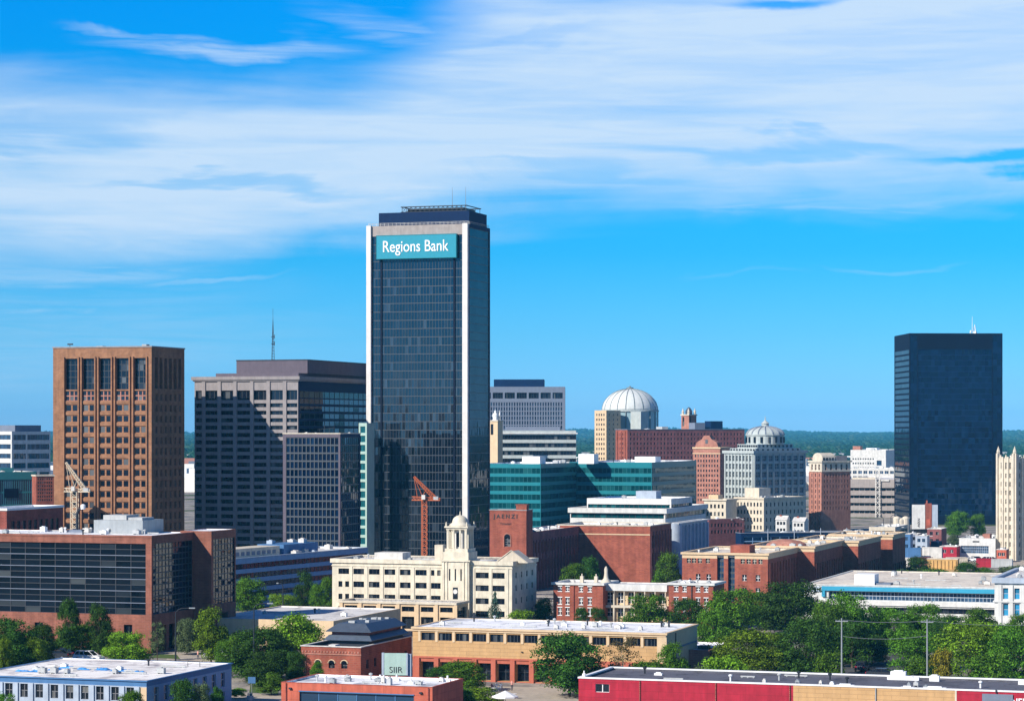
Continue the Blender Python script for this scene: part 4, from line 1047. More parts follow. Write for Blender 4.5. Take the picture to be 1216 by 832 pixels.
# --- cream gothic tower at the right edge
b = Bld('gothic_tower', 'cream stone tower with pinnacles and tall slot windows at the right edge', 'tower', 1184, 1205, 1250, 812, 544, th=52)
for f, n in (('F', 3), ('R', 6)):
    for (a0, a1) in b.even(f, n, .62, 1.0):
        b.win(f, a0, a1, b.z(557), b.z(549), .5, 1, 2, .12, 'g_dark', 'cream', 'belfry_window')
        for i in range(10): zt = b.z(562 + i * 10.2); b.win(f, a0, a1, zt - 1.5, zt, .35, 2, 2, .08, 'g_win', 'cream')
b.finish('cream', 'roofpale', .7, .35, maxwin=100)
for f, n in (('F', 3), ('R', 6)):
    L = b.len(f)
    for i in range(n + 1):
        a = .35 + (L - .7) * i / n; k = 1 if i in (0, n) else 0
        b.fbox('buttress', 'cream', f, a - .32 - k * .03, a + .32 + k * .03, -.45 - k * .1, .02, 0, b.H + (1.6 if k else .5))
    for i in range(n):
        a = .35 + (L - .7) * (i + .5) / n; mb = MB(); q = [b.p(f, a + t * .55, -.1, b.H - .1) for t in (-1, 1)] ; tp = b.p(f, a, -.1, b.H + 1.2)
        q2 = [b.p(f, a + t * .55, .25, b.H - .1) for t in (-1, 1)]; tp2 = b.p(f, a, .25, b.H + 1.2)
        mb.poly([q[0], q[1], tp]); mb.poly([q2[1], q2[0], tp2]); mb.quad(q[1], q2[1], tp2, tp); mb.quad(q2[0], q[0], tp, tp2); b.place(mb, 'gablet', M['cream'])
for (x, y) in ((.3, .3), (b.W - .3, .3), (b.W - .3, b.d - .3), (.3, b.d - .3)):
    mb = MB(); mb.lathe([(.5, b.H - .2), (.5, b.H + 1.9), (.65, b.H + 2.0), (.05, b.H + 3.9)], 6, x, y); b.place(mb, 'pinnacle', M['cream'])

# --- blue banded low office between the glass office and the white block
b = Bld('office_building', 'low blue banded office in shade, left of the white block with the cupola', 'building', 205, 268, 437, 585, 664.5, th=26)
for i in range(4):
    zt = b.z(671 + i * 11.5); b.glaze('R', .3, b.d - .3, zt - 1.25, zt, 36, 1, .35, 'g_navy', 'mull', .1, None, 'window_band'); b.glaze('F', .3, b.W - .3, zt - 1.25, zt, 10, 1, .35, 'g_dark', 'mull', .1, None, 'window_band')
b.finish('bluespan', 'roofpale', .35, .35); b.ring('coping', 'bluewall', b.H - .02, b.H + .15, .1, .4)
mb = MB(); y0, y1 = b.ar(288), b.ar(349); x1 = b.W - 4
mb.box(x1 - 6, x1, y0, y1, b.zr - .05, b.zr + 2.3); ph = b.place(mb, 'penthouse', M['cream'])
mb = MB()
for i in range(9): mb.box(x1 - .02, x1 + .08, y0 + 1 + i * (y1 - y0 - 2) / 9, y0 + 1 + (i + .6) * (y1 - y0 - 2) / 9, b.zr + .6, b.zr + 1.5)
b.place(mb, 'louvre', M['slate'], ph)
b.rbox('plant_screen', 'bluetrim', x1 - 7, x1 + .5, y1 + 1, b.ar(392), 2.5); b.rbox('plant_room', 'tanlight', x1 - 8, x1 - 3, b.ar(276), b.ar(286), 2.0)
for q in range(12):
    y = rng.uniform(y1 + 3, b.d - 3); x = rng.uniform(x1 - 6, x1 + 2); mb = MB(); h = rng.uniform(.5, 1.1)
    zz = b.zr + 2.45 if y < b.ar(392) - 1 and x < x1 else b.zr - .02
    mb.box(x - .8, x + .8, y - .8, y + .8, zz, zz + h); mb.lathe([(.5, zz + h - .02), (.5, zz + h + .2)], 8, x, y); b.place(mb, 'rooftop_unit', M[rng.choice(['hvac', 'dirty', 'bluewall'])])
b = Bld('garage_building', 'low tan building with a pale sloping roof behind the street trees', 'building', 245, 396, 440, 486, 737, d=36)
b.win('F', b.a(276), b.a(302), .2, 2.6, .5, 4, 1, .1, 'g_dark', 'tanlight', 'garage_door'); b.win('F', b.a(318), b.a(350), .2, 2.6, .5, 4, 1, .1, 'g_dark', 'tanlight', 'garage_door')
b.finish('tanlight', 'roofpale', .25, .3); b.clutter(5, 3, b.W - 3, 4, b.d - 4, 1.2)

# --- white block with cupola tower
G = b = Bld('civic_building', 'white four storey block with a domed cupola tower', 'building', 394.5, 608, 637, 535, 667)
q = lambda x: b.a(380 + x / 4.343)
zz = lambda y: b.z(590 + y / 4.343 + .0)
cols = [(95, 150), (172, 227), (252, 307), (332, 388), (412, 467), (492, 550), (572, 622)]
for i, (r0, r1) in enumerate(((383, 412), (450, 480), (516, 545), (580, 612))):
    for j, (c0, c1) in enumerate(cols):
        if (i in (1, 2) and j == 0) or (i == 0 and j == 6):
            m_ = (c0 + c1) / 2; b.win('F', q(c0), q(m_ - 7), zz(r1), zz(r0), .3, 1, 1, .07); b.win('F', q(m_ + 7), q(c1), zz(r1), zz(r0), .3, 1, 1, .07)
        else: b.win('F', q(c0), q(c1), zz(r1), zz(r0), .3, 3, 1, .07, 'g_dark', sub=True)
for (r0, r1) in ((391, 421), (457, 487), (524, 554), (590, 620)):
    for (c0, c1) in ((803, 870), (890, 952)): b.win('F', q(c0), q(c1), zz(r1), zz(r0), .3, 3, 1, .07, 'g_dark')
for (a0, a1) in b.even('R', 4, 1.0, 1.0):
    for (r0, r1) in ((391, 421), (457, 487), (524, 554), (590, 620)): b.win('R', a0, a1, zz(r1), zz(r0), .25, 1, 2, .07, 'g_blue')
b.finish('ivory', 'roofpale', .45, .4)
b.ring('cornice', 'ivory', b.H - .75, b.H + .12, .35, .4); b.ring('string_course', 'ivory', b.H - 1.5, b.H - 1.28, .12, .2)
for x in (161, 240, 320, 400, 480, 561, 640, 792, 880, 965): b.fbox('pilaster', 'ivory', 'F', q(x) - .3, q(x) + .3, -.14, .02, 0, b.H - 1.52)
b.rbox('plant_room', 'dirty', q(255), q(400), 3, 8, 1.9, b.H - .5); b.rbox('chimney', 'cream', q(558), q(600), 4, 6, 3.7, b.H - .5)
b.clutter(9, 2, b.W * .55, 2, b.d - 3, 1.3)
# cupola tower
xa, xb = q(637), q(777); xc = (xa + xb) / 2; hw = (xb - xa) / 2; y0 = -1.1; yc = y0 + hw
zt = lambda y: Z(y, b.D)
mb = MB(); mb.box(xa, xb, y0, y0 + 2 * hw, 0, zt(666)); tw = b.place(mb, 'tower_shaft', M['ivory'])
mb = MB(); mb.box(xa - .3, xb + .3, y0 - .3, y0 + 2 * hw + .3, zt(667.2), zt(665.4)); mb.box(xa + .2, xb - .2, y0 + .2, y0 + 2 * hw - .2, zt(665.6), zt(656)); mb.box(xa + .5, xb - .5, y0 + .5, y0 + 2 * hw - .5, zt(656.2), zt(652)); b.place(mb, 'plinth', M['ivory'], tw)
mb = MB(); hb = hw - .85
mb.box(xc - hb * .55, xc + hb * .55, yc - hb * .55, yc + hb * .55, zt(652.2), zt(629)); b.place(mb, 'belfry_core', M['dirty'], tw)
for sx in (-1, -.36, .36, 1):
    for sy in (-1, -.36, .36, 1):
        if max(abs(sx), abs(sy)) < 1: continue
        mb = MB(); x, y = xc + sx * (hb - .2), yc + sy * (hb - .2); w_ = .24 if abs(sx) == abs(sy) == 1 else .17
        mb.box(x - w_, x + w_, y - w_, y + w_, zt(652.1), zt(629)); mb.box(x - w_ - .07, x + w_ + .07, y - w_ - .07, y + w_ + .07, zt(630.2), zt(629.2)); b.place(mb, 'belfry_column', M['ivory'], tw)
for (fx, fy, lx, ly) in ((0, -1, 1, .04), (1, 0, .04, 1)):
    mb = MB(); cx_, cy_ = xc + fx * hb * .57, yc + fy * hb * .57; mb.box(cx_ - .28 * lx - .03, cx_ + .28 * lx + .03, cy_ - .28 * ly - .03, cy_ + .28 * ly + .03, zt(650), zt(633)); b.place(mb, 'belfry_opening', M['g_dark'], tw)
mb = MB(); mb.box(xc - hb - .15, xc + hb + .15, yc - hb - .15, yc + hb + .15, zt(629.2), zt(627)); mb.box(xc - hb - .45, xc + hb + .45, yc - hb - .45, yc + hb + .45, zt(627.1), zt(625.4)); b.place(mb, 'belfry_cornice', M['ivory'], tw)
mb = MB(); r = hb + .1; za, zb_ = zt(625.5), zt(612.5)
mb.lathe([(r * 1.05, za - .05), (r * .98, za + .35), (r * .74, za + .75), (r * .72, za + 1.05)] + [(r * .70 * math.cos(R(t)), za + 1.05 + (zb_ - za - 1.05) * math.sin(R(t))) for t in (15, 30, 45, 60, 75, 84)] + [(.14, zb_ + .1), (.1, zb_ + .75), (.02, zb_ + .9)], 16, xc, yc); b.place(mb, 'cupola_dome', M['ivory'], tw, True)
for sx in (-1, 1):
    for sy in (-1, 1): mb = MB(); mb.lathe([(.2, za - .02), (.18, za + .5), (.04, za + 1.0)], 8, xc + sx * (hb + .1), yc + sy * (hb + .1)); b.place(mb, 'finial', M['ivory'], tw)
for k in (-.42, 0, .42):
    mb = MB(); mb.box(xc + k * hw * 1.0 - .14, xc + k * hw * 1.0 + .14, y0 - .04, y0 + .1, zt(690), zt(676)); b.place(mb, 'slit_window', M['g_dark'], tw)
for k in (-.86, -.62, .62, .86): mb = MB(); mb.box(xc + k * hw - .16, xc + k * hw + .16, y0 - .18, y0 + .02, .2, zt(668)); b.place(mb, 'shaft_pilaster', M['ivory'], tw)
mb = MB(); mb.lathe([(.5, 0), (.5, .06)], 16); 
me = mb.mesh('medallion', M['dirty']); me.transform(Matrix.Rotation(R(90), 4, 'X')); link('medallion', me, tw, (xc, y0 - .0, zt(703)))
mb = MB(); mb.box(xc - .55, xc + .55, y0 - .05, y0 + .1, zt(712), zt(698)); b.place(mb, 'shaft_window', M['g_win'], tw)
# gabled roof on the right wing
x0, x1 = q(888), q(1050); zr = b.H - .3; ap = zr + 2.5
mb = MB(); xm = q(968)
A = [(x0, 2.5, zr), (x1, 2.5, zr), (xm, 2.5, ap), (x0, 7.5, zr), (x1, 7.5, zr), (xm, 7.5, ap)]
mb.v += A; mb.f += [(0, 1, 2), (4, 3, 5), (1, 4, 5, 2), (3, 0, 2, 5), (0, 3, 4, 1)]; mb.m += [0] * 5; gr = b.place(mb, 'gable_roof', M['cream'])
mb = MB(); mb.bar((x0 - .1, 2.42, zr + .02), (xm, 2.42, ap + .12), .12); mb.bar((x1 + .1, 2.42, zr + .02), (xm, 2.42, ap + .12), .12); b.place(mb, 'gable_trim', M['cream'], gr)
# arcade wing in front
w = Bld('', '', '', 403, 541, 556, 526, 716, root=b)
for i in range(6):
    a0 = w.W * (i + .22) / 6.1 + .3; a1 = w.W * (i + .88) / 6.1 + .3
    w.win('F', a0, a1, w.z(727), w.z(721), .5, 2, 1, .1, 'g_dark'); w.win('F', a0, a1, .3, w.z(733), .7, 3, 1, .1, 'g_win')
w.win('R', 1, w.d - 1, .3, w.z(722), .5, 3, 3, .1, 'g_dark'); w.finish('tanlight', 'roofpale', .4, .35); w.ring('cornice', 'cream', w.H - .35, w.H + .1, .3, .35)
for i in range(7): a = w.W * (i + .05) / 6.1 + .3; w.fbox('pier', 'tanlight', 'F', a - .35, a + .35, -.3, .02, 0, w.H - .4)

# --- brick complex with arched window and L wing
b = Bld('brick_complex', 'red brick tower house with an arched window and a long wing behind the cupola', 'building', 581.5, 625, 632.5, 655, 606)
x = b.a(602.5); hz = [b.z(649), b.z(638)]
b.win('F', x - .85, x + .85, hz[0], hz[1], .35, 2, 4, .12, 'g_win', 'mulllight', 'arched_window')
b.finish('red', 'roofpale', .6, .35)
mb = MB(); pts = [(x + .95 * math.cos(R(t)), hz[1] + .95 * math.sin(R(t))) for t in range(0, 181, 20)]
mb.poly([(px_, -.012, pz) for px_, pz in pts]); b.place(mb, 'arch_light', M['g_dark'])
mb = MB()
for (p, q2) in zip(pts[:-1], pts[1:]): mb.bar((p[0], -.05, p[1]), (q2[0], -.05, q2[1]), .14)
mb.bar((x - .95, -.05, hz[0]), (x - .95, -.05, hz[1]), .13); mb.bar((x + .95, -.05, hz[0]), (x + .95, -.05, hz[1]), .13); b.place(mb, 'arch_surround', M['pinkbrick'])
b.ring('coping', 'taupe', b.H - .02, b.H + .22, .15, .4)
x0, x1 = b.a(613), b.W + .08
mb = MB(); mb.box(x0, x1, -.08, 1.8, b.H - .3, b.z(599.5)); mb.box(x0 - .15, x1 + .15, -.23, 1.95, b.z(599.5) - .02, b.z(598.6)); b.place(mb, 'chimney', M['red'])
me = text_mesh('J A E N Z I', 1.45, .04, M['darkletter'], .04); link('wall_lettering', me, b.root, (b.a(600.5), -.06, b.z(613.2)))
me = text_mesh('Yrnanan', .95, .03, M['darkletter'], .0); link('small_wall_lettering', me, b.root, (b.a(600.5), -.05, b.z(621.8)))
w = Bld('', '', '', 592, 632, 688.5, 660, 631.5, root=b)
for i in range(16):
    a = 1 + (w.d - 2) * i / 15; w.fbox('pilaster', 'purple', 'R', a - .3, a + .3, -.3, .02, 0, w.H - 2.2)
    if i < 15: w.win('R', a + .6, a + (w.d - 2) / 15 - .6, w.H - 5.6, w.H - 2.8, .3, 1, 3, .1, 'g_dark'); w.win('R', a + .6, a + (w.d - 2) / 15 - .6, w.H - 10.4, w.H - 7.4, .3, 1, 3, .1, 'g_dark')
w.zone('R', 0, w.d, 0, w.H, 1); w.finish('red', 'roofpale', .5, .4, mats=['purple']); w.clutter(14, w.W - 6, w.W - 1, 4, w.d - 2, 1.5)  # right wall in maroon instead of red, standing in for its shade
v = Bld('', '', '', 662, 772, 797, 694, 631.3, root=b, H=w.H + .2)
v.grid('R', v.even('R', 7, 1.2, 1), [(v.H - 6, v.H - 2.6), (v.H - 11, v.H - 7.5)], r=.3, nx=1, nz=3)
v.finish('red', 'roofpale', .5, .4); v.ring('coping', 'cream', v.H - .01, v.H + .25, .15, .45); v.fbox('string_course', 'tanlight', 'F', .01, v.W - .02, -.12, .02, v.H - 2.45, v.H - 2.15)
v.clutter(16, v.a(692), v.W - 2, 2, v.d - 2, 1.4)
for i in range(8): a = .5 + (v.d - 1) * i / 7; v.fbox('pilaster', 'purple', 'R', a - .25, a + .25, -.25, .02, 0, v.H - 1.5)

# --- red brick mansion with colonnade
b = Bld('brick_mansion', 'red brick mansion with white trimmed windows and a pale colonnade', 'building', 657, 716, 722, 540, 692.8, d=11)
def mans(b, f, cs, rows=((696.8, 702.5), (710, 718), (722, 731))):
    for (y0, y1) in rows:
        for c in cs:
            a = b.a(c) if f == 'F' else c; b.win(f, a - .42, a + .42, b.z(y1), b.z(y0), .2, 2, 2, .12, 'g_win', 'whitemetal', sub=True)
            b.fbox('window_head', 'whitemetal', f, a - .55, a + .55, -.10, .02, b.z(y0), b.z(y0) + .16); b.fbox('window_sill', 'whitemetal', f, a - .52, a + .52, -.12, .02, b.z(y1) - .12, b.z(y1))
mans(b, 'F', (665, 674, 690, 700.5)); b.finish('red', 'roofpale', .4, .3); b.ring('cornice', 'white', b.H - .35, b.H + .12, .35, .35)
b.fbox('drainpipe', 'darkred', 'F', b.a(681.5) - .1, b.a(681.5) + .1, -.2, .02, 0, b.H - .4)
b.clutter(5, 1, b.W - 1, 1.5, 9, 1.0)
mb = MB(); xs = b.a(712); mb.lathe([(1.2, b.H - .4), (1.1, b.H + .3), (.55, b.H + .9), (.4, b.H + 2.0), (.42, b.H + 2.9), (.22, b.H + 3.3), (.05, b.H + 3.5)], 12, xs, 5); b.place(mb, 'turret_chimney', M['cream'], smooth=True)
for px in (698, 681): 
    mb = MB(); xs = b.a(px); mb.box(xs - .35, xs + .35, 6, 6.8, b.zr - .05, b.H + 1.2); mb.lathe([(.16, b.H + 1.15), (.14, b.H + 1.7)], 8, xs, 6.4); b.place(mb, 'chimney', M['cream'])
c = Bld('', '', '', 716.5, 794.5, 800, 539, 694.5, root=b, d=8)
for i in range(6):
    a0 = c.a(721 + i * 12.4); a1 = a0 + 1.25
    c.win('F', a0, a1, c.z(717), c.z(704), .3, 2, 3, .12, 'g_win', 'whitemetal'); c.win('F', a0, a1, c.z(733), c.z(723), .3, 2, 2, .12, 'g_win', 'whitemetal')
c.finish('tanlight', 'roofpale', .2, .3)
c.fbox('entablature', 'white', 'F', .1, c.W - .1, -1.5, .04, c.H - 1.3, c.H + .12); c.fbox('balcony', 'cream', 'F', .1, c.W - .1, -1.4, .02, c.z(722), c.z(719))
for i in range(7):
    a = .45 + (c.W - .9) * i / 6; mb = MB(); P = c.p('F', a, -1.15, 0); mb.lathe([(.24, 0), (.24, c.z(722)), (.2, c.z(719)), (.17, c.H - 1.5), (.27, c.H - 1.3)], 10, P[0], P[1]); c.place(mb, 'column', M['cream'], smooth=True)
r = Bld('', '', '', 794, 847, 860, 529, 693, root=b)
mans(r, 'F', (803, 813, 829, 838.5)); r.win('R', 1, 2, r.z(718), r.z(710), .2, 2, 2, .1); r.finish('red', 'roofpale', .4, .3); r.ring('cornice', 'white', r.H - .35, r.H + .12, .35, .35); r.clutter(8, 1, r.W - 1, 1.5, r.d - 1, 1.2)
r.fbox('drainpipe', 'darkmetal', 'F', r.a(821.5) - .08, r.a(821.5) + .08, -.2, .02, 0, r.H - .4)

# --- long sawtooth brick block on the right
b = Bld('brick_complex', 'long red brick block with sawtooth wings and tan parapets', 'building', 810, 912, 947, 598, 657.5)
def wing(b, cs, saw=True):
    for c in cs:
        a = b.a(c); b.win('F', a - .55, a + .55, b.z(690), b.z(682.5), .25, 2, 2, .1, 'g_win', 'whitemetal'); b.win('F', a - .55, a + .55, b.z(706), b.z(698), .25, 2, 2, .1, 'g_win', 'whitemetal')
    n = max(3, int(b.d / 3.2))
    for (a0, a1) in b.even('R', n, 1.0, .8): b.win('R', a0, a1, b.z(705), b.z(676), .3, 1, 6, .1, 'g_dark', 'purple')
    for i in range(n + 1): a = .8 + (b.d - 1.6) * i / n; b.fbox('pilaster', 'red', 'R', a - .3, a + .3, -.35, .02, 0, b.z(669))
    for f in 'FR': b.zone(f, 0, b.len(f), b.H - 1.25, b.H, 1)
for c in (818, 824, 831, 840.5, 882, 889, 896, 903): a = b.a(c); b.win('F', a - .5, a + .5, b.z(669.5), b.z(663.8), .25, 2, 2, .1, 'g_win', 'cream')
a0, a1 = b.a(851.5), b.a(872.5); am = (a0 + a1) / 2
for (p, q2) in ((a0, am - .5), (am + .5, a1)): b.glaze('F', p, q2, 1, b.z(659.8), 2, 8, .9, 'g_blue', 'mullgrey', .12, .5, 'stair_glazing')
wing(b, (829, 841.5, 884, 900)); b.finish('red', 'rooftan', .6, .45, mats=['tanlight']); b.ring('cornice', 'tanlight', b.H - .35, b.H + .15, .3, .45)
b.rbox('roof_house', 'red', b.a(858), b.a(881), 8, 14, 2.2); b.clutter(10, 2, b.W - 2, 3, b.d - 2, 1.3)
for (pl, pc, pr, D, yt, hh) in ((886, 967, 1002, 629, 651.5, .25), (940, 1019, 1046, 663, 649, .1), (985, 1060, 1075, 700, 645.5, .2)):
    w = Bld('', '', '', pl, pc, pr, D, yt, root=b, H=b.H + hh)
    wing(w, ()); w.finish('red', 'rooftan', .6, .45, mats=['tanlight']); w.ring('cornice', 'tanlight', w.H - .35, w.H + .15, .3, .45); w.clutter(14, 2, w.W - 2, 3, w.d - 2, 1.5)
    if pl == 886:
        mb = MB(); x, y = w.W * .42, 14; mb.lathe([(5.2, w.zr - .05), (5.0, w.zr + .7), (3.6, w.zr + 1.4), (1.2, w.zr + 1.8)], 20, x, y); w.place(mb, 'low_rotunda', M['pinkbrick'])

# --- dark blue long shed
b = Bld('long_shed', 'long dark navy shed with blue glazing behind the sawtooth brick block', 'building', 868, 880, 1036, 880, 633, th=76)
b.glaze('R', 1, b.d - 1, 1.5, b.H - 1.2, 14, 2, .25, 'g_navy', 'bluespan', .18, .3, 'glazed_wall'); b.finish('navy', 'roofpale', .5, .4)
b.ring('coping', 'slate', b.H - .02, b.H + .2, .2, .5); b.clutter(14, 1, b.W - 1, 2, b.d - 2, 2.2)
for q in range(4): mb = MB(); y = b.d * (.2 + q * .2); mb.bar((b.W + .3, y, 0), (b.W + .3, y, b.H + 1.6), .14); b.place(mb, 'lamp_mast', M['bluewall'])

# --- mixed yard on the right
b = Bld('parking_garage', 'cream open deck garage with two dark levels beside the navy shed', 'building', 1032, 1063, 1078, 868, 625.5)
for i in range(2): zt = b.z(630 + i * 7); b.win('F', .5, b.W - .5, zt - 1.0, zt, 1.2, 7, 1, .3, 'g_dark', 'cream', 'deck_opening'); b.win('R', .5, b.d - .5, zt - 1.0, zt, 1.2, 5, 1, .3, 'g_dark', 'cream', 'deck_opening')
b.finish('cream', 'roofpale', .6, .35); b.clutter(9, 1, b.W - 1, 1, b.d - 1, 1.6)
for i, px in enumerate((1065, 1070, 1075.5)):
    D = 905; t = tag(MB().obj('tmp', M['cream']), None); bpy.data.objects.remove(t)
    mb = MB(); h = Z(613 + i % 2 * 2, D); mb.lathe([(1.35, 0), (1.35, h - .6), (1.0, h - .1), (.3, h + .15)], 14)
    T = thing('storage_tank', ['cream storage tank, leftmost of three', 'cream storage tank, middle of three and a touch shorter', 'cream storage tank, rightmost of three'][i] + ' beside the white sign slab', 'tank', (X(px, D), D, 0), 0, 'cream tanks by the sign slab')
    mb.obj('tank_shell', M['cream'], T, smooth=False)
    mb = MB(); mb.bar((1.3, -.5, 0), (1.3, -.5, h), .06); mb.bar((1.5, -.2, 0), (1.5, -.2, h), .06)
    for k in range(14): mb.bar((1.3, -.5, h * k / 14), (1.5, -.2, h * k / 14), .04)
    mb.obj('ladder', M['steel'], T)
# tall white sign slab with red stripe
D = 925; SGN = thing('sign_tower', 'tall white slab sign with dark upright writing and a red stripe', 'sign', (X(1083, D), D, 0), R(-8))
w_ = 15.3 * D / F; h = Z(599, D)
mb = MB(); mb.box(0, w_, 0, 2.2, 0, h); mb.obj('white_slab', M['white'], SGN)
mb = MB(); mb.box(w_ + .02, w_ + 2.4, .2, 2.4, 0, h + .5); mb.box(w_ + .4, w_ + .9, .6, 1.4, h + .45, h + 1.6); mb.obj('red_stripe', M['red'], SGN)
mb = MB(); mb.box(w_ + 2.42, w_ + 4.6, .4, 2.2, 0, h); mb.obj('grey_slab', M['bluewall'], SGN)
mb = MB(); mb.box(w_ + .5, w_ + 1.9, .1, .24, h - 7.5, h - 5.2); mb.obj('orange_panel', M['coral'], SGN)
me = text_mesh('IVXIW', 1.15, .03, M['darkletter'], .02); o = link('upright_lettering', me, SGN, (w_ * .5, -.06, h * .55)); o.rotation_euler = (0, R(90), 0)
for (nm, lb, pl, pc, pr, D, yt, wm, gm) in (
    ('container_building', 'plain bright blue box building below the cream storage tanks', 1066, 1081, 1084, 815, 634, 'bluetrim', 'g_blue'),
    ('container_building', 'pale blue box building right of the bright blue one', 1087, 1101, 1104, 825, 636, 'bluewall', 'g_blue'),
    ('warehouse', 'dark cluttered shed between the pale blue box and the red hut', 1101, 1118, 1124, 850, 628, 'purple', 'g_win'),
    ('warehouse', 'small dark shed right behind the bright blue box', 1076, 1090, 1094, 845, 634, 'slate', 'g_dark'),
    ('hut', 'bright red hut with pale posts left of the white depot', 1116, 1136, 1140, 812, 649, 'crimson', 'g_win'),
    ('hut', 'red windowed hut at the foot of the gothic tower', 1183.5, 1195, 1198, 800, 652.5, 'coral', 'g_win')):
    b = Bld(nm, lb, 'building', pl, pc, pr, D, yt)
    n = max(2, int(b.W / 2)); b.grid('F', b.even('F', n, 1.0, .4), b.rows(b.H - .9, 2.4, 1.1, 4), r=.2, nx=2, glass=gm, frame='whitemetal' if nm == 'hut' else 'mull')
    b.finish(wm, 'roofpale', .3, .25); b.clutter(4, .8, b.W - .8, .8, max(1, b.d - .8), 1.2); b.ring('coping', 'dirty', b.H - .01, b.H + .15, .1, .3)
b = Bld('depot', 'long white depot with a strip of dark windows near the gothic tower', 'building', 1139, 1182, 1190, 815, 639)
b.glaze('F', .6, b.a(1174), b.z(657), b.z(648), 14, 3, .3, 'g_blue', 'bluewall', .1, None, 'window_strip'); b.win('F', b.a(1155), b.a(1163), b.z(644), b.z(642.3), .2, 3, 1, .08); b.finish('white', 'roofpale', .4, .3); b.clutter(12, 1, b.W - 1, 1, b.d - 1, 1.6); b.rbox('roof_house', 'pinkbrick', b.W * .6, b.W * .8, 4, 9, 1.6)
b = Bld('retaining_wall', 'ochre retaining wall below the red hut', 'wall', 1101, 1137, 1139, 760, 664)
for i in range(8): a = b.W * (i + .5) / 8; b.fbox('buttress', 'soil', 'F', a - .2, a + .2, -.3, .02, 0, b.H - .3)
b.finish('soil', 'rooftan', .3, .3); b.ring('coping', 'cream', b.H - .01, b.H + .2, .15, .4)
for k, (pl, pc, pr, D, yt, lb) in enumerate(((921, 934, 938, 925, 617, 'low white ridged house below the cream block, left of two'), (941, 955, 960, 922, 619, 'low white ridged house below the cream block, right of two'))):
    b = Bld('house', lb, 'house', pl, pc, pr, D, yt)
    b.grid('F', b.even('F', 3, .8, .3), b.rows(b.H - .7, 2.4, 1.1, 4), r=.2); b.finish('white', 'roofpale', .2, .2)
    mb = MB(); W2, d2, h = b.W, b.d, b.H; mb.v += [(-.2, -.2, h), (W2 + .2, -.2, h), (W2 + .2, d2 + .2, h), (-.2, d2 + .2, h), (-.2, d2 / 2, h + 1.5), (W2 + .2, d2 / 2, h + 1.5)]
    mb.f += [(0, 1, 5, 4), (2, 3, 4, 5), (0, 4, 3), (1, 2, 5), (0, 3, 2, 1)]; mb.m += [0] * 5; b.place(mb, 'ridged_roof', M['dirty']); b.rbox('chimney', 'red', 1, 1.7, d2 * .4, d2 * .55, 2.0)
# containers and crates about the yard
def container(px, D, rot, mat, label, n=1, L=6.1):
    T = thing('shipping_container', label, 'container', (X(px, D), D, .03), R(rot), 'containers about the yard')
    mb = MB(); h = 2.6 * n; mb.box(-L / 2, L / 2, -1.2, 1.2, .1, h)
    for i in range(int(L / .5)): x = -L / 2 + .25 + i * .5; mb.box(x - .1, x + .1, -1.26, -1.19, .25, h - .2)
    mb.obj('container_body', M[mat], T)
    mb = MB()
    for x in (-L / 2, L / 2):
        for y in (-1.2, 1.2): mb.box(x - .1, x + .1, y - .1, y + .1, 0, h + .05)
    for y in (-1.2, 1.2): mb.box(-L / 2 + .1, L / 2 - .1, y - .08, y + .08, h - .12, h + .04); mb.box(-L / 2 + .1, L / 2 - .1, y - .08, y + .08, .02, .2)
    mb.obj('corner_frame', M[mat], T)
    mb = MB(); mb.box(L / 2 + .01, L / 2 + .07, -1.05, 1.05, .25, h - .2); mb.obj('door', M['dirty' if mat != 'dirty' else 'slate'], T)
for c in ((1046, 790, -20, 'crimson', 'crimson container left of the bright blue box building'), (1058, 795, 10, 'slate', 'slate grey container beside the crimson one', 2), (1070, 778, -18, 'dirty', 'weathered white container below the bright blue box building'), (1082, 786, -18, 'bluetrim', 'deep blue container between the two blue box buildings', 2),
          (1095, 780, 20, 'purple', 'maroon container below the pale blue box building'), (1107, 790, -18, 'dirty', 'off white container below the dark cluttered shed', 2), (1112, 835, 70, 'navy', 'navy container beside the red hut', 2), (1124, 775, -18, 'slate', 'slate container above the ochre wall'),
          (1136, 780, 0, 'cream', 'cream container at the right end of the ochre wall'), (1190, 770, -18, 'hvac', 'grey container below the red windowed hut'), (1064, 850, -18, 'navy', 'navy container at the foot of the cream deck garage', 2), (1093, 868, 15, 'darkmetal', 'black container behind the pale blue box building', 3),
          (1172, 772, -18, 'crimson', 'crimson container among the bushes before the white depot')): container(*c)

# --- pale blue long building right
b = Bld('office_building', 'long white building with a bright blue fascia behind the right hand trees', 'building', 955, 1188, 1225, 548, 697.5)
zf = b.z
b.glaze('F', b.a(984), b.W - .6, zf(715.5), zf(705.5), 46, 2, .8, 'g_blue', 'bluewall', .1, .14, 'ribbon_window')
b.glaze('F', b.a(1032), b.W - .6, zf(730), zf(723.5), 26, 1, .8, 'g_dark', 'mull', .1, None, 'ground_floor_window')
b.finish('white', 'rooftan', .15, .4)
b.fbox('fascia', 'cyan', 'F', b.a(980), b.W + .02, -.55, .02, zf(704.6), zf(699.6)); b.fbox('fascia_return', 'cyan', 'F', b.a(980) - .7, b.a(980) - .01, -.56, .02, zf(712), zf(699.5)); b.fbox('low_fascia', 'bluewall', 'F', b.a(958), b.a(980) - .75, -.3, .02, zf(706), zf(700.5))
b.ring('coping', 'dirty', b.H - .2, b.H + .03, .12, .3); b.fbox('sill_band', 'white', 'F', b.a(984), b.W, -.35, .02, zf(721.5), zf(716.5))
x0, x1 = b.a(1011), b.a(1035); mb = MB(); mb.box(x0, x1, 3.5, 9, b.zr - .05, b.zr + 2.3); b.place(mb, 'penthouse', M['whitemetal'])
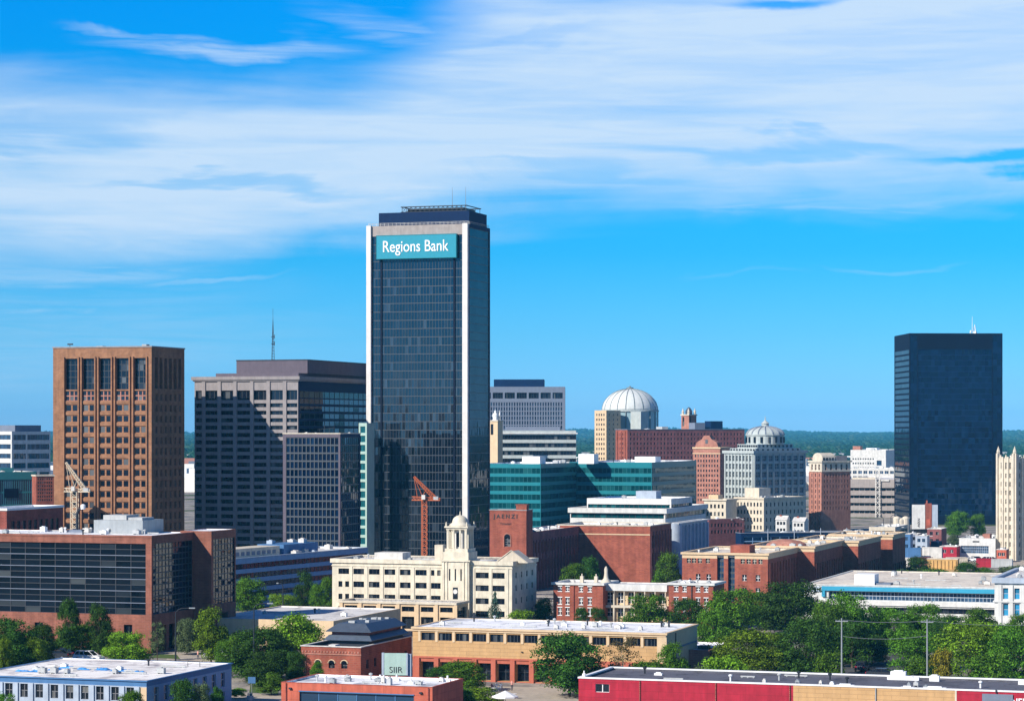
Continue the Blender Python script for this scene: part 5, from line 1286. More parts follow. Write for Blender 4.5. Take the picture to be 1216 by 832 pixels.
mb = MB(); mb.box(x1 + .2, x1 + 3.5, 4, 8, b.zr - .05, b.zr + .4); b.place(mb, 'roof_hatch', M['slate']); b.clutter(18, 3, b.W - 3, 3, b.d - 3, 1.3)
b = Bld('office_building', 'cream pilastered corner building with blue windows at the right edge', 'building', 1181, 1300, 1320, 497, 688)
for i in range(9):
    a0 = b.a(1191 + i * 13.5); b.win('F', a0, a0 + 1.05, b.z(713), b.z(700), .35, 1, 2, .1, 'g_cyan', 'bluewall'); b.win('F', a0, a0 + 1.05, b.z(733), b.z(718.5), .35, 1, 2, .1, 'g_cyan', 'bluewall')
    b.fbox('pilaster', 'white', 'F', a0 - .95, a0 - .25, -.25, .02, 0, b.z(696))
b.finish('white', 'roofpale', .4, .35); b.ring('cornice', 'bluewall', b.z(694), b.H + .1, .5, .4); b.ring('string_course', 'white', b.z(717), b.z(715.3), .3, .2); b.clutter(9, 1, b.W * .5, 2, b.d - 2, 1.3)

# --- small brick building with tiered metal roof
b = Bld('brick_pavilion', 'small red brick building with a two tiered dark metal roof', 'building', 357.5, 428.5, 489, 417, 768.5)
xs = [b.a(340 + t / 6.756) for t in (255, 364, 465)]
for x in xs: b.win('F', x - .55, x + .55, b.z(794), b.z(788), .3, 2, 2, .1, 'g_win', 'darkmetal', 'arched_window', sub=True)
b.grid('R', b.even('R', 6, 1.1, 1.2), [(b.z(795), b.z(784.5))], r=.3, nx=2, nz=2, glass='g_dark')
b.finish('red', 'roofgrey', .5, .35)
for x in xs:
    mb = MB(); pts = [(x + .55 * math.cos(R(t)), b.z(788) + .55 * math.sin(R(t))) for t in range(0, 181, 22)]; pts[-1] = (x - .55, b.z(788))
    mb.poly([(p[0], -.015, p[1]) for p in pts]); a = b.place(mb, 'arch_light', M['g_dark']); mb = MB()
    for (p, q2) in zip(pts[:-1], pts[1:]): mb.bar((x + (p[0] - x) * 1.12, -.06, p[1]), (x + (q2[0] - x) * 1.12, -.06, q2[1]), .10)
    b.place(mb, 'arch_surround', M['tanlight'], a)
b.fbox('string_course', 'pinkbrick', 'F', 0, b.W + .1, -.12, .02, b.z(778), b.z(776.4))
mb = MB()
for i in range(int(b.W / .55)): mb.box(.2 + i * .55, .45 + i * .55, -.10, .02, b.z(775.5), b.z(773.6))
b.place(mb, 'dentil_course', M['pinkbrick']); b.ring('coping', 'dirty', b.H - .02, b.H + .12, .12, .4)
b.fbox('corner_quoin', 'pinkbrick', 'F', -.02, .9, -.1, .02, 0, b.z(776.5))
b.rbox('skylight', 'dirty', b.a(386), b.a(394), 1.5, 3.4, .7)
x0, x1, y0, y1 = 1.9, b.W - .35, 5.6, b.d - .9
def tier(za, zb, i0, i1, mat, par=None, name='roof_tier'):
    mb = MB(); f = lambda k: [(x0 + k, y0 + k), (x1 - k, y0 + k), (x1 - k, y1 - k), (x0 + k, y1 - k)]
    mb.prism(f(i0), za, zb, 0, f(i1)); return b.place(mb, name, M[mat], par)
zq = lambda y: Z(y, 424)
t0 = tier(b.zr - .05, zq(760), .7, .7, 'darkmetal', None, 'roof_base')
t1 = tier(zq(760), zq(759.3), -.1, -.1, 'roofmetal'); t2 = tier(zq(759.3) + .002, zq(754), -.1, .55, 'roofmetal', t1, 'roof_slope')
t3 = tier(zq(754) - .02, zq(750), .95, .95, 'purple', None, 'clerestory')
t4 = tier(zq(750) + .002, zq(749.2), .15, .15, 'roofmetal'); t5 = tier(zq(749.2) + .002, zq(740.5), .15, 1.75, 'roofmetal', t4, 'roof_slope')
mb = MB()
for i in range(9):
    x = x0 + 2.3 + rng.random() * (x1 - x0 - 4.6); y = y0 + 3 + rng.random() * (y1 - y0 - 6); s_ = rng.uniform(.2, .5); mb.box(x - s_, x + s_, y - s_, y + s_, zq(740.5) - .02, zq(740.5) + rng.uniform(.15, .4))
b.place(mb, 'roof_vents', M['hvac'])

# --- long tan brick building
b = Bld('shop_building', 'long tan two storey building with a stained white roof and red pillars', 'building', 490, 791, 828, 412, 751.5)
zf = b.z
for i in range(14):
    a0 = b.a(500.3 + i * 20.35); a1 = b.a(500.3 + i * 20.35 + 16); b.win('F', a0, a1, zf(767.5), zf(758), .28, 4, 1, .07, 'g_dark', 'mullgrey', sub=True)
pil = [b.a(496 + i * 22.6) for i in range(14)]
for i in range(13):
    b.win('F', pil[i] + .42, pil[i + 1] - .42, .15, zf(793.5), 1.4, 2, 2, .12, 'g_dark', 'darkmetal', 'shopfront')
b.zone('F', 0, b.W, 0, zf(788), 1); b.zone('F', 0, b.W, zf(755), b.H, 2); b.zone('R', 0, b.d, 0, b.H, 2)
b.finish('tan', 'roofwhite', .12, .45, mats=['pillar', 'tanlight'])
for a in pil: b.fbox('pillar', 'pillar', 'F', a - .40, a + .40, -.35, .02, 0, zf(789))
b.fbox('red_band', 'pillar', 'F', .2, b.W - .2, -.18, .02, zf(789) + .003, zf(787)); b.fbox('string_course', 'tanlight', 'F', .0, b.W, -.2, .02, zf(756.2), zf(755))
for i in range(15): a = b.a(500.3 + i * 20.35 - 2.2); b.fbox('mullion_pier', 'tanlight', 'F', a - .22, a + .22, -.1, .02, zf(769), zf(756.3))
b.fbox('corner_pier', 'tanlight', 'F', b.W - 1.5, b.W + .12, -.15, .02, 0, zf(756.3))
b.ring('coping', 'tanlight', b.H - .3, b.H + .03, .22, .25)
b.fbox('downpipe', 'darkmetal', 'R', 5.9, 6.1, -.15, .02, 0, b.H - .2)
b.fbox('rail', 'slate', 'R', .5, b.d - .5, -.1, .02, b.H - 3.0, b.H - 2.7)
b.clutter(28, 3, b.W - 3, 2, b.d - 3, 1.0)
mb = MB()
for i in range(6): mb.box(b.a(620 + i * 31) - .15, b.a(620 + i * 31) + .15, -.24, .02, zf(779 + (i * 37) % 9), zf(778 + (i * 37) % 9))
b.place(mb, 'wall_lamp', M['darkmetal'])
b = Bld('flat_roof_annex', 'low flat roofed annex at the right end of the long tan building', 'building', 800, 842, 868, 425, 771.5)
b.win('F', 1, 3, .2, 2.4, .3, 2, 2, .1); b.finish('pinkbrick', 'roofwhite', .25, .3); b.rbox('skylight', 'darkmetal', b.W - 3, b.W - 1.2, 4, 6, .6); b.clutter(2, 1, b.W - 1, 3, 6, .8)

# --- coral flat roofed building
b = Bld('shop_building', 'coral painted flat building with a white roof and wide blue glass', 'building', 334, 513.5, 550, 362, 815.5)
b.glaze('F', b.a(355.5), b.a(491.5), .4, b.z(826), 6, 1, .3, 'g_blue', 'bluetrim', .12, .2, 'shopfront')
b.zone('R', 0, b.d, 0, b.H, 1); b.finish('coral', 'roofwhite', .3, .4, mats=['coral'])
b.ring('coping', 'coral', b.H - .02, b.H + .04, .05, .3)
for px in (345, 500): b.fbox('wall_lamp', 'darkmetal', 'F', b.a(px) - .2, b.a(px) + .2, -.3, .02, b.z(823.5), b.z(821.5))
b.fbox('shop_lintel', 'bluetrim', 'F', b.a(355), b.a(492), -.12, .02, b.z(826), b.z(825) + .02)
mb = MB(); x = b.a(451); mb.box(x - .3, x + .3, 3.5, 4.3, b.zr - .05, b.zr + 1.0); mb.lathe([(.22, b.zr + .95), (.22, b.zr + 1.25)], 8, x, 3.9); b.place(mb, 'roof_cowl', M['hvac'])
for (px, y) in ((424, 9), (430, 8.4), (441, 10), (500, 11), (470, 6)):
    mb = MB(); x = b.a(px); mb.box(x - .45, x + .45, y, y + .6, b.zr - .05, b.zr + .35); mb.box(x - .1, x + .1, y + .1, y + .4, b.zr + .3, b.zr + .9); b.place(mb, 'rooftop_unit', M['whitemetal'])
CORAL = b; b.clutter(12, 3, b.W - 2, 3, b.d - 2, 1.0)
for px in (340, 509): b.fbox('downpipe', 'darkred', 'F', b.a(px) - .07, b.a(px) + .07, -.18, .02, 0, b.H - .1)
# pale green sign box behind it
D = 388; S = thing('sign_box', 'pale green sign box with scribbled dark letters behind the coral building', 'sign', (X(456, D), D, 0), R(-6))
zt0, zt1 = Z(801, D), Z(775, D); w_ = 32 * D / F
mb = MB(); mb.box(0, w_ * .83, 0, .5, zt0, zt1); mb.obj('sign_panel', M['palegreen'], S)
mb = MB(); mb.box(-.35, -.01, -.05, .6, zt0, zt1 + .05); mb.box(w_ * .83 + .01, w_ * .83 + .25, -.05, .6, zt0, zt1); mb.box(w_ * .83 + .26, w_, .3, 1.6, 0, zt1 - .2); mb.obj('sign_frame', M['bluewall'], S)
mb = MB(); mb.box(.3, .6, .1, .4, 0, zt0); mb.box(w_ * .6, w_ * .6 + .3, .1, .4, 0, zt0); mb.obj('sign_post', M['darkmetal'], S)
me = text_mesh('SIIR', 1.35, .03, M['darkletter'], -.02); link('sign_lettering', me, S, (w_ * .44, -.05, zt0 + .8))

# --- crimson and tan building, nearest at bottom right
b = Bld('shop_building', 'crimson and tan painted flat building with dark roof, nearest at bottom right', 'building', 687, 1262, 1300, 345, 816.5, H=6.1, d=17)
RED = b
b.zone('F', b.a(942), b.a(1135.5), 0, b.H, 1)
b.win('F', b.a(707), b.a(723.5), b.z(840), b.z(829.5), .2, 2, 1, .12, 'g_win', 'whitemetal')
b.finish('crimson', 'roofgrey', .35, .4, mats=['tan'])
b.ring('coping', 'whitemetal', b.H - .12, b.H + .08, .10, .5)
b.fbox('colour_divider', 'cream', 'F', b.a(1135) - .12, b.a(1135) + .12, -.05, .02, 0, b.H - .04)
b.fbox('wall_bracket', 'darkmetal', 'F', b.a(1183) - .08, b.a(1183) + .08, -.3, .02, b.z(824.5), b.z(820.5))
mb = MB()
for (px, y, w_, dd, h) in ((1044, 15.5, 2.2, 1.2, 1.1), (1052, 14.2, 4.6, .9, .45), (1091, 13.8, 1.4, 1, .8), (1000, 2, 2.6, .6, .3), (1075, 1.3, 1.8, .6, .35), (1108, 1.2, 3.2, .7, .4), (985, 1.5, .6, .6, .6), (1203, 13, 1.8, 1, .5), (760, 10, 1.2, .6, .3)):
    mb = MB(); x = b.a(px); mb.box(x - w_ / 2, x + w_ / 2, y, y + dd, b.zr - .05, b.zr + h)
    mb.box(x - w_ * .3, x + w_ * .3, y + dd * .2, y + dd * .8, b.zr + h - .02, b.zr + h + .15); b.place(mb, 'rooftop_unit', M['whitemetal'])
for px in (760, 850, 938, 1040): b.fbox('downpipe', 'darkred' if px != 1040 else 'steel', 'F', b.a(px) - .07, b.a(px) + .07, -.18, .02, 0, b.H - .15)
mb = MB(); mb.lathe([(.28, b.H + .1), (.28, b.H + .5), (.12, b.H + .6), (.1, b.H + .95)], 10, .7, .5); b.place(mb, 'roof_post', M['whitemetal'])
b.clutter(16, 4, b.W - 6, 3, b.d - 2, .8)
mb = MB(); mb.box(b.a(1166.5), b.a(1203), -.22, .02, b.z(842), b.z(826)); b.place(mb, 'sign_panel', M['slate'])
me = text_mesh('NEED', 1.2, .03, M['letter'], .02); link('wall_lettering', me, b.root, (b.a(1214), -.05, b.z(834.5)))

# ================================================================== CRANES
def lattice(mb, p, q, w, n, r=.07, w2=None):
    """four-chord lattice boom between two points"""
    p, q = Vector(p), Vector(q); d = (q - p).normalized(); up = Vector((0, 0, 1)) if abs(d.z) < .9 else Vector((0, 1, 0))
    a = d.cross(up).normalized(); c = a.cross(d).normalized(); w2 = w if w2 is None else w2
    P = []
    for i in range(n + 1):
        t = i / n; o = p.lerp(q, t); k = (w + (w2 - w) * t) / 2
        P.append([o + a * k * s + c * k * u for s, u in ((-1, -1), (1, -1), (1, 1), (-1, 1))])
    for j in range(4): mb.bar(P[0][j], P[n][j], r * 1.25)
    for i in range(n):
        for j in range(4):
            k = (j + 1) % 4
            mb.bar(P[i][j], P[i + 1][k] if (i + j) % 2 else P[i + 1][j], r) if False else mb.bar(P[i][j], P[i + 1][k], r * .8)
            mb.bar(P[i + 1][j], P[i + 1][k], r * .8)
def crane(px, D, ybase, ytop, apex, left, right, mat, label, mast_w):
    s = D / F; z = lambda y: Z(y, D) ; C = thing('tower_crane', label, 'crane', (X(px, D), D, 0), R(-10))
    zb = 0; zt = z(ytop); dx = lambda p: (p - px) * s
    mb = MB(); lattice(mb, (0, 0, zb), (0, 0, zt), mast_w, 22, .075); mb.obj('mast', M[mat], C)
    mb = MB(); mb.box(dx(left), dx(right), -.5, .5, zt, zt + .2); lattice(mb, (dx(left), 0, zt + .5), (dx(right), 0, zt + .3), .9, 9, .07, .6); mb.obj('slewing_platform', M[mat], C)
    mb = MB(); mb.box(dx(right) - 1.6, dx(right) - .4, -.5, .5, zt + .2, zt + 1.0); mb.obj('counterweight', M['hvac'], C)
    mb = MB(); mb.box(-.5, .4, -1.2, -.52, zt + .3, zt + 1.4); mb.obj('cab', M['dirty'], C)
    mb = MB(); A = (dx(apex[0]), 0, z(apex[1])); lattice(mb, (dx(right) - 1.2, 0, zt + .5), A, .9, 12, .065, .4); mb.obj('luffing_jib', M[mat], C)
    mb = MB(); mb.bar(A, (dx(left) + 1.3, 0, zt + .8), .07); mb.bar(A, (dx(left) + 2.6, .5, zt + .8), .08); mb.bar((A[0] + (dx(right) - A[0]) * .5, 0, A[2] + (zt - A[2]) * .5), (dx(left) + 2.4, 0, zt + .8), .08); mb.obj('stay_cable', M[mat], C)
crane(504, 620, 660, 594, (491.5, 566), 489, 523, 'orange', 'rust orange tower crane standing before the dark bank tower', 1.15)
crane(88.5, 605, 620, 584, (78, 549), 76, 108, 'yellow', 'cream tower crane standing before the brown brick tower', 1.5)

# ================================================================== STREET LAMPS AND POLES
def lamp(px, D, ytop, arm, label, group='street lamps'):
    h = Z(ytop, D); L = thing('street_lamp', label, 'street lamp', (X(px, D), D, 0), 0, group)
    mb = MB(); mb.bar((0, 0, 0), (0, 0, h - .8), .17, 8, r2=.10); mb.lathe([(.3, 0), (.3, .35), (.16, .5)], 8); mb.obj('pole', M['darkmetal'], L)
    mb = MB(); P = [(0, 0, h - .85), (arm * .15, 0, h - .35), (arm * .45, 0, h - .06), (arm, 0, h)]
    for a, b_ in zip(P[:-1], P[1:]): mb.bar(a, b_, .08, 6)
    mb.obj('arm', M['darkmetal'], L)
    mb = MB(); x0, x1 = sorted((arm, arm * 1.45)); mb.prism([(x0, -.14), (x1, -.2), (x1, .2), (x0, .14)], h - .1, h + .1); mb.obj('lamp_head', M['steel'], L)
lamp(208.5, 452, 721.5, 2.4, 'dark street lamp with curved arm in front of the glass office entrance')
lamp(301.5, 420, 716, 2.2, 'dark street lamp with curved arm above the dark street trees left of the brick pavilion')
lamp(336, 560, 692, -1.0, 'pale slim street lamp among the trees below the blue banded office')
lamp(1058, 880, 611, 1.4, 'small white street lamp beside the cream tanks')
lamp(1049, 885, 613, -1.2, 'small white street lamp left of the cream tanks')
def pole(px, D, ytop, label):
    h = Z(ytop, D); L = thing('utility_pole', label, 'utility pole', (X(px, D), D, 0), R(-TH), 'utility poles along the street')
    mb = MB(); mb.bar((0, 0, 0), (0, 0, h), .16, 8, r2=.11); mb.obj('pole', M['steel'], L)
    mb = MB(); mb.box(-1.0, 1.0, -.07, .07, h - .55, h - .42); mb.obj('crossarm', M['steel'], L)
    for x in (-.9, -.4, .4, .9): mb = MB(); mb.lathe([(.05, h - .43), (.07, h - .33), (.04, h - .25)], 6, x); mb.obj('insulator', M['slate'], L)
    return Vector((X(px, D), D, h - .26))
pA = pole(999.5, 402, 733.5, 'grey utility pole rising before the dark trees behind the crimson building'); pB = pole(1101, 404, 734.5, 'grey utility pole beside the yellow leaved shrub')
def wire(p, q, sag, label):
    mb = MB(); n = 16; P = []
    for i in range(n + 1): t = i / n; v = p.lerp(q, t); P.append(v - Vector((0, 0, sag * 4 * t * (1 - t))))
    for a, c in zip(P[:-1], P[1:]): mb.bar(a, c, .035, 4)
    tag(mb.obj('overhead_wire', M['steel']), label, 'wire', 'overhead wires')
wire(pA, pB, .35, 'upper overhead wire strung between the two utility poles'); wire(pA - Vector((0, 0, 2.6)), pB - Vector((0, 0, 2.4)), .5, 'lower overhead wire strung between the two utility poles')
wire(pB, Vector((X(1235, 410), 410, Z(741, 410))), .4, 'overhead wire running right from the pole by the yellow shrub')

# ================================================================== CARS
def make_car(paintmat, suv=True):
    """side profile extruded and pinched at the ends; 4.6 m long, x forward"""
    root = thing('parked_car', '-', 'car')
    low = [(-2.28, .38), (-2.3, .80), (-2.2, 1.02), (-1.2, 1.06), (1.0, 1.02), (2.0, .90), (2.28, .72), (2.3, .36)]
    mb = MB(); ys = [(-.86, .93), (-.78, 1.0), (.78, 1.0), (.86, .93)]; n = len(low)
    for (y, k) in ys: mb.v += [(x * (1 if k == 1 else .985), y, .36 + (z - .36) * (1 if k == 1 else .94)) for x, z in low]
    for j in range(3):
        for i in range(n): q = (i + 1) % n; mb.f.append((j * n + i, (j + 1) * n + i, (j + 1) * n + q, j * n + q)); mb.m.append(0)
    mb.f += [tuple(range(n)), tuple(range(4 * n - 1, 3 * n - 1, -1))]; mb.m += [0, 0]
    body = mb.obj('body', paintmat, root)
    top = 1.62 if suv else 1.45
    x0, x1, x2, x3 = (-2.1, -1.75, .35, 1.15) if suv else (-1.75, -1.0, .3, 1.1)
    mb = MB(); A = [(x0, -.74, 1.02), (x3, -.74, 1.0), (x3, .74, 1.0), (x0, .74, 1.02)]; B2 = [(x1, -.6, top - .06), (x2, -.6, top - .06), (x2, .6, top - .06), (x1, .6, top - .06)]
    mb.v += A + B2
    for i in range(4): q = (i + 1) % 4; mb.f.append((i, q, 4 + q, 4 + i)); mb.m.append(0)
    mb.f.append((4, 5, 6, 7)); mb.m.append(0); mb.obj('windows', M['carglass'], root)
    mb = MB(); mb.box(x1 - .06, x2 + .08, -.64, .64, top - .07, top)
    for s in (-1, 1):
        for (xa, xb) in ((x0, x1), (x3, x2), ((x0 + x3) / 2 + .1, (x1 + x2) / 2 + .1), ((x0 + x3) / 2 - .75, (x1 + x2) / 2 - .55)): mb.bar((xa, s * .745, 1.0), (xb, s * .615, top - .05), .045)
    mb.obj('roof', paintmat, root)
    for (x, y) in ((-1.4, -.82), (1.42, -.82), (-1.4, .82), (1.42, .82)):
        t = MB(); t.lathe([(.2, -.11), (.34, -.11), (.36, -.06), (.36, .06), (.34, .11), (.2, .11)], 18); me = t.mesh('wheel', M['rubber']); me.transform(Matrix.Rotation(R(90), 4, 'X')); wv = link('wheel', me, root, (x, y, .36))
        t = MB(); t.lathe([(.21, -.115), (.06, -.125), (.06, .125), (.21, .115)], 10); me = t.mesh('rim', M['chrome']); me.transform(Matrix.Rotation(R(90), 4, 'X')); link('rim', me, wv)
    for y in (-.62, .62):
        mb = MB(); mb.box(2.2, 2.325, y - .16, y + .16, .66, .80); mb.obj('headlight', M['chrome'], root); mb = MB(); mb.box(-2.33, -2.22, y - .14, y + .14, .72, .98); mb.obj('tail_light', M['crimson'], root)
    return root
CARS = {}
def car(kind, px, D, rot, label, z=.02, sc=1.0, group=None):
    pm, suv = {'white_suv': ('carwhite', True), 'white': ('carwhite', False), 'dark': ('cardark', False), 'dark_suv': ('cardark', True)}[kind]
    if kind not in CARS: c = CARS[kind] = make_car(M[pm], suv)
    else: c = copy_tree(CARS[kind])
    c.location = (X(px, D), D, z); c.rotation_euler = (0, 0, rot); c.scale = (sc,) * 3
    tag(c, label, 'car', group)
g_ = 'cars parked about the streets'
car('white_suv', 105.5, 458, R(-TH - 2), 'white estate car on the road left of the yellow green bush', .02, 1.22, g_)
car('dark', 66, 462, R(168), 'dark car half hidden under the trees left of the white estate car', .02, 1.2, g_)
car('dark_suv', 76, 467, R(155), 'dark tall car just behind the low dark car under the left trees', .02, 1.1, g_)
car('white', 259, 462, R(-TH + 170), 'white low car parked below the bright green oval tree', .03, 1.2, g_)
car('dark_suv', 302, 560, R(160), 'dark car parked below the blue banded office', .02, 1.2, g_)
car('dark', 1050, 425, R(-TH), 'dark car in deep shade between the two utility poles', .03, 1.3, g_)
car('dark_suv', 1024, 440, R(-TH + 90), 'dark tall car in shade right of the left utility pole', .03, 1.1, g_)
car('white', 1129, 520, R(-TH), 'white car showing between the trees below the blue fascia building', .02, 1.2, g_)
for i, (px, k, lb) in enumerate(((1143, 'dark', 'dark car, leftmost in the row before the white depot'), (1152, 'white', 'white low car, second in the row before the white depot'), (1161, 'dark_suv', 'dark tall car, third in the row before the white depot'), (1170, 'white_suv', 'white tall car, fourth in the row before the white depot'), (1178, 'dark', 'dark low car, rightmost in the row before the white depot'))):
    car(k, px, 803, R(-TH + 180 * (i % 2)), lb, .03, 1.1, g_)
for i, (px, k, lb) in enumerate(((1092, 'dark', 'dark car below the pale blue box building'), (1101, 'white', 'white car below the dark cluttered shed'), (1110, 'dark_suv', 'dark tall car left of the red hut'))):
    car(k, px, 805, R(-TH), lb, .03, 1.1, g_)

# ================================================================== PATIO: PEOPLE, UMBRELLA, TABLES
def person(px, D, rot, pose, top, label, z=.02):
    """one skinned figure; standing, or seated on a chair 0.45 m high"""
    if pose == 'sit':
        J = [((0, 0, .52), .14), ((0, -.02, .75), .13), ((0, 0, 1.0), .15), ((0, .02, 1.14), .055), ((0, .03, 1.28), .095),
             ((.10, .05, .50), .095), ((.12, .45, .50), .07), ((.12, .47, .08), .045), ((.12, .60, .04), .04), ((-.10, .05, .50), .095), ((-.12, .45, .50), .07), ((-.12, .47, .08), .045), ((-.12, .60, .04), .04),
             ((.20, .0, 1.05), .06), ((.26, .08, .80), .045), ((.2, .33, .74), .035), ((-.20, .0, 1.05), .06), ((-.26, .08, .80), .045), ((-.2, .33, .74), .035)]
    else:
        J = [((0, 0, .92), .14), ((0, 0, 1.15), .125), ((0, 0, 1.38), .15), ((0, .01, 1.53), .055), ((0, .03, 1.67), .10),
             ((.10, 0, .86), .095), ((.11, .06, .48), .065), ((.11, .04, .08), .045), ((.12, .18, .04), .04), ((-.10, 0, .86), .095), ((-.11, -.08, .48), .065), ((-.11, -.16, .08), .045), ((-.12, -.04, .04), .04),
             ((.21, 0, 1.42), .06), ((.26, -.05, 1.14), .045), ((.27, .06, .88), .035), ((-.21, 0, 1.42), .06), ((-.26, .05, 1.14), .045), ((-.27, .14, .9), .035)]
    E = [(0, 1), (1, 2), (2, 3), (3, 4), (0, 5), (5, 6), (6, 7), (7, 8), (0, 9), (9, 10), (10, 11), (11, 12), (2, 13), (13, 14), (14, 15), (2, 16), (16, 17), (17, 18)]
    me = bpy.data.meshes.new('person'); me.from_pydata([j[0] for j in J], E, []); o = bpy.data.objects.new('person', me); COL.objects.link(o)
    o.modifiers.new('skin', 'SKIN'); o.modifiers.new('sub', 'SUBSURF').levels = 1
    for v, j in zip(me.skin_vertices[0].data, J): v.radius = (j[1], j[1]); v.use_root = False
    me.skin_vertices[0].data[0].use_root = True
    dg = bpy.context.evaluated_depsgraph_get(); dg.update(); m2 = bpy.data.meshes.new_from_object(o.evaluated_get(dg)); bpy.data.objects.remove(o)
    m2.materials.clear()
    for k in (M['skin'], M[top], M['trousers'], M['hair']): m2.materials.append(k)
    hz = J[4][0][2]
    for p in m2.polygons:
        c = p.center; zc = c.z
        p.material_index = 3 if zc > hz + .0 and c.y < .04 or zc > hz + .07 else 0 if zc > J[3][0][2] - .02 or (abs(c.x) > .23 and zc < J[13][0][2] - .15) else 2 if (zc < J[0][0][2] + .02 and top != 'cloth') else 1
        p.use_smooth = True
    tag(link('person', m2, None, (X(px, D), D, z), rot), label, 'person')
def chair(px, D, rot, label):
    c = thing('patio_chair', label, 'chair', (X(px, D), D, .02), rot, 'patio chairs'); mb = MB(); mb.box(-.24, .24, -.24, .24, .42, .46); mb.obj('seat', M['whitemetal'], c)
    mb = MB(); mb.box(-.24, .24, -.27, -.22, .46, .9); mb.obj('backrest', M['whitemetal'], c)
    for x in (-.2, .2):
        for y in (-.2, .2): mb = MB(); mb.bar((x, y, 0), (x, y, .43), .025); mb.obj('leg', M['steel'], c)
Df = 407
for (px, r, lb1, lb2) in ((589.5, R(200), 'person in white seated before the shopfront, left of the third pillar', 'white patio chair under the left seated person'), (594.5, R(160), 'person in white seated before the shopfront, close to the pillar', 'white patio chair under the right seated person'), (584, R(120), 'person in pink seated beside the green shrub at the shopfront', 'white patio chair under the person in pink')):
    chair(px, Df, r, lb2); person(px, Df, r, 'sit', 'pinkcloth' if 'pink' in lb1 else 'cloth', lb1)
person(608, 407, R(190), 'stand', 'pinkcloth', 'person in pink standing in the shopfront opening right of the seated people')
person(1105.5, 399, R(170), 'stand', 'pinkcloth', 'person in pink standing by the yellow leaved shrub')
person(235, 462, R(120), 'stand', 'pinkcloth', 'person in pink walking past the street lamp at the office entrance')
U = thing('patio_umbrella', 'white patio umbrella open on the plaza before the red pillars', 'umbrella', (X(600, 383), 383, .02))
mb = MB(); n = 8; zt = Z(819.5, 383); rr = 2.0
ring = [(rr * math.cos(2 * math.pi * i / n), rr * math.sin(2 * math.pi * i / n), zt - .85) for i in range(n)]; ap = (0, 0, zt)
for i in range(n):
    a, c = ring[i], ring[(i + 1) % n]; mb.poly([a, c, ap]); mb.quad(a, (a[0] * .99, a[1] * .99, a[2] - .22), (c[0] * .99, c[1] * .99, c[2] - .22), c)
mb.obj('canopy', M['whitemetal'], U); mb = MB(); mb.bar((0, 0, 0), (0, 0, zt + .1), .035, 8); mb.obj('pole', M['steel'], U); mb = MB(); mb.lathe([(.35, 0), (.35, .08), (.08, .14)], 12); mb.obj('base', M['darkmetal'], U)
mb = MB()
for i in range(n): mb.bar((0, 0, zt - .5), tuple(.97 * v if k < 2 else v - .02 for k, v in enumerate(ring[i])), .015)
mb.obj('ribs', M['steel'], U)
for (px, D, lb) in ((610, 395, 'small round patio table on the plaza right of the umbrella'), (586, 404, 'small round patio table beside the seated people')):
    T = thing('patio_table', lb, 'table', (X(px, D), D, .02), 0, 'patio tables'); mb = MB(); mb.lathe([(.5, .72), (.5, .76)], 20); mb.obj('tabletop', M['whitemetal'], T); mb = MB(); mb.bar((0, 0, 0), (0, 0, .73), .04, 8); mb.lathe([(.3, 0), (.28, .04)], 14); mb.obj('leg', M['steel'], T)
# hydrant-like pale bollards and a planter by the street trees
for (px, D, lb) in ((297, 392, 'pale round planter pot at the foot of the dark street tree'),):
    T = thing('planter_pot', lb, 'planter', (X(px, D), D, .02)); mb = MB(); mb.lathe([(.35, 0), (.55, .7), (.6, .75), (.5, .78), (.45, .6)], 14); mb.obj('pot', M['dirty'], T); mb = MB()
    for i in range(40): a = rng.random() * 6.28; r_ = rng.random() * .5; mb.poly([(r_ * math.cos(a), r_ * math.sin(a), .7), (r_ * math.cos(a) + .15, r_ * math.sin(a), 1.1 + rng.random() * .3), (r_ * math.cos(a), r_ * math.sin(a) + .15, 1.0)])
    mb.obj('planting', M['palegreen'], T)
SG2 = thing('street_sign', 'dark blue sign on a post under the dark street tree', 'sign', (X(299, 398), 398, 0), R(-8)); mb = MB(); mb.bar((0, 0, 0), (0, 0, 2.6), .05, 6); mb.obj('post', M['steel'], SG2); mb = MB(); mb.box(-.6, .6, -.06, .06, 2.1, 3.1); mb.obj('sign_plate', M['bluetrim'], SG2)

# ================================================================== TREES
def leafmat(name, c):
    m, t, b = newmat(name)
    r = t.new('ShaderNodeNewGeometry').outputs['Random Per Island']; ob = t.new('ShaderNodeObjectInfo').outputs['Random']
    col = t.ramp(r, [(0, mul(c, .40)), (.5, c), (1, mul(c, 1.65))])
    hs = t.new('ShaderNodeHueSaturation'); t.l.new(col, hs.inputs['Color']); t.l.new(t.m('MULTIPLY_ADD', ob, .022, .492), hs.inputs['Hue']); oc = objco(t); cl = t.smooth(t.noise(oc, 7.5, 3, .6), .36, .64, .58, 1.36); t.l.new(t.m('MULTIPLY', cl, t.m('MULTIPLY_ADD', ob, .5, .7)), hs.inputs['Value'])
    t.l.new(hs.outputs[0], b.inputs['Base Color']); b.inputs['Roughness'].default_value = .65; b.inputs['Specular IOR Level'].default_value = .12
    tr = t.new('ShaderNodeBsdfTranslucent'); vm = t.new('ShaderNodeVectorMath', operation='MULTIPLY'); t.l.new(hs.outputs[0], vm.inputs[0]); vm.inputs[1].default_value = (1.5, 1.7, .6); t.l.new(vm.outputs[0], tr.inputs[0])
    mx = t.new('ShaderNodeMixShader'); mx.inputs[0].default_value = .13; t.l.new(b.outputs[0], mx.inputs[1]); t.l.new(tr.outputs[0], mx.inputs[2])
    out = [n for n in t.n if n.type == 'OUTPUT_MATERIAL'][0]; t.l.new(mx.outputs[0], out.inputs['Surface'])
    return m
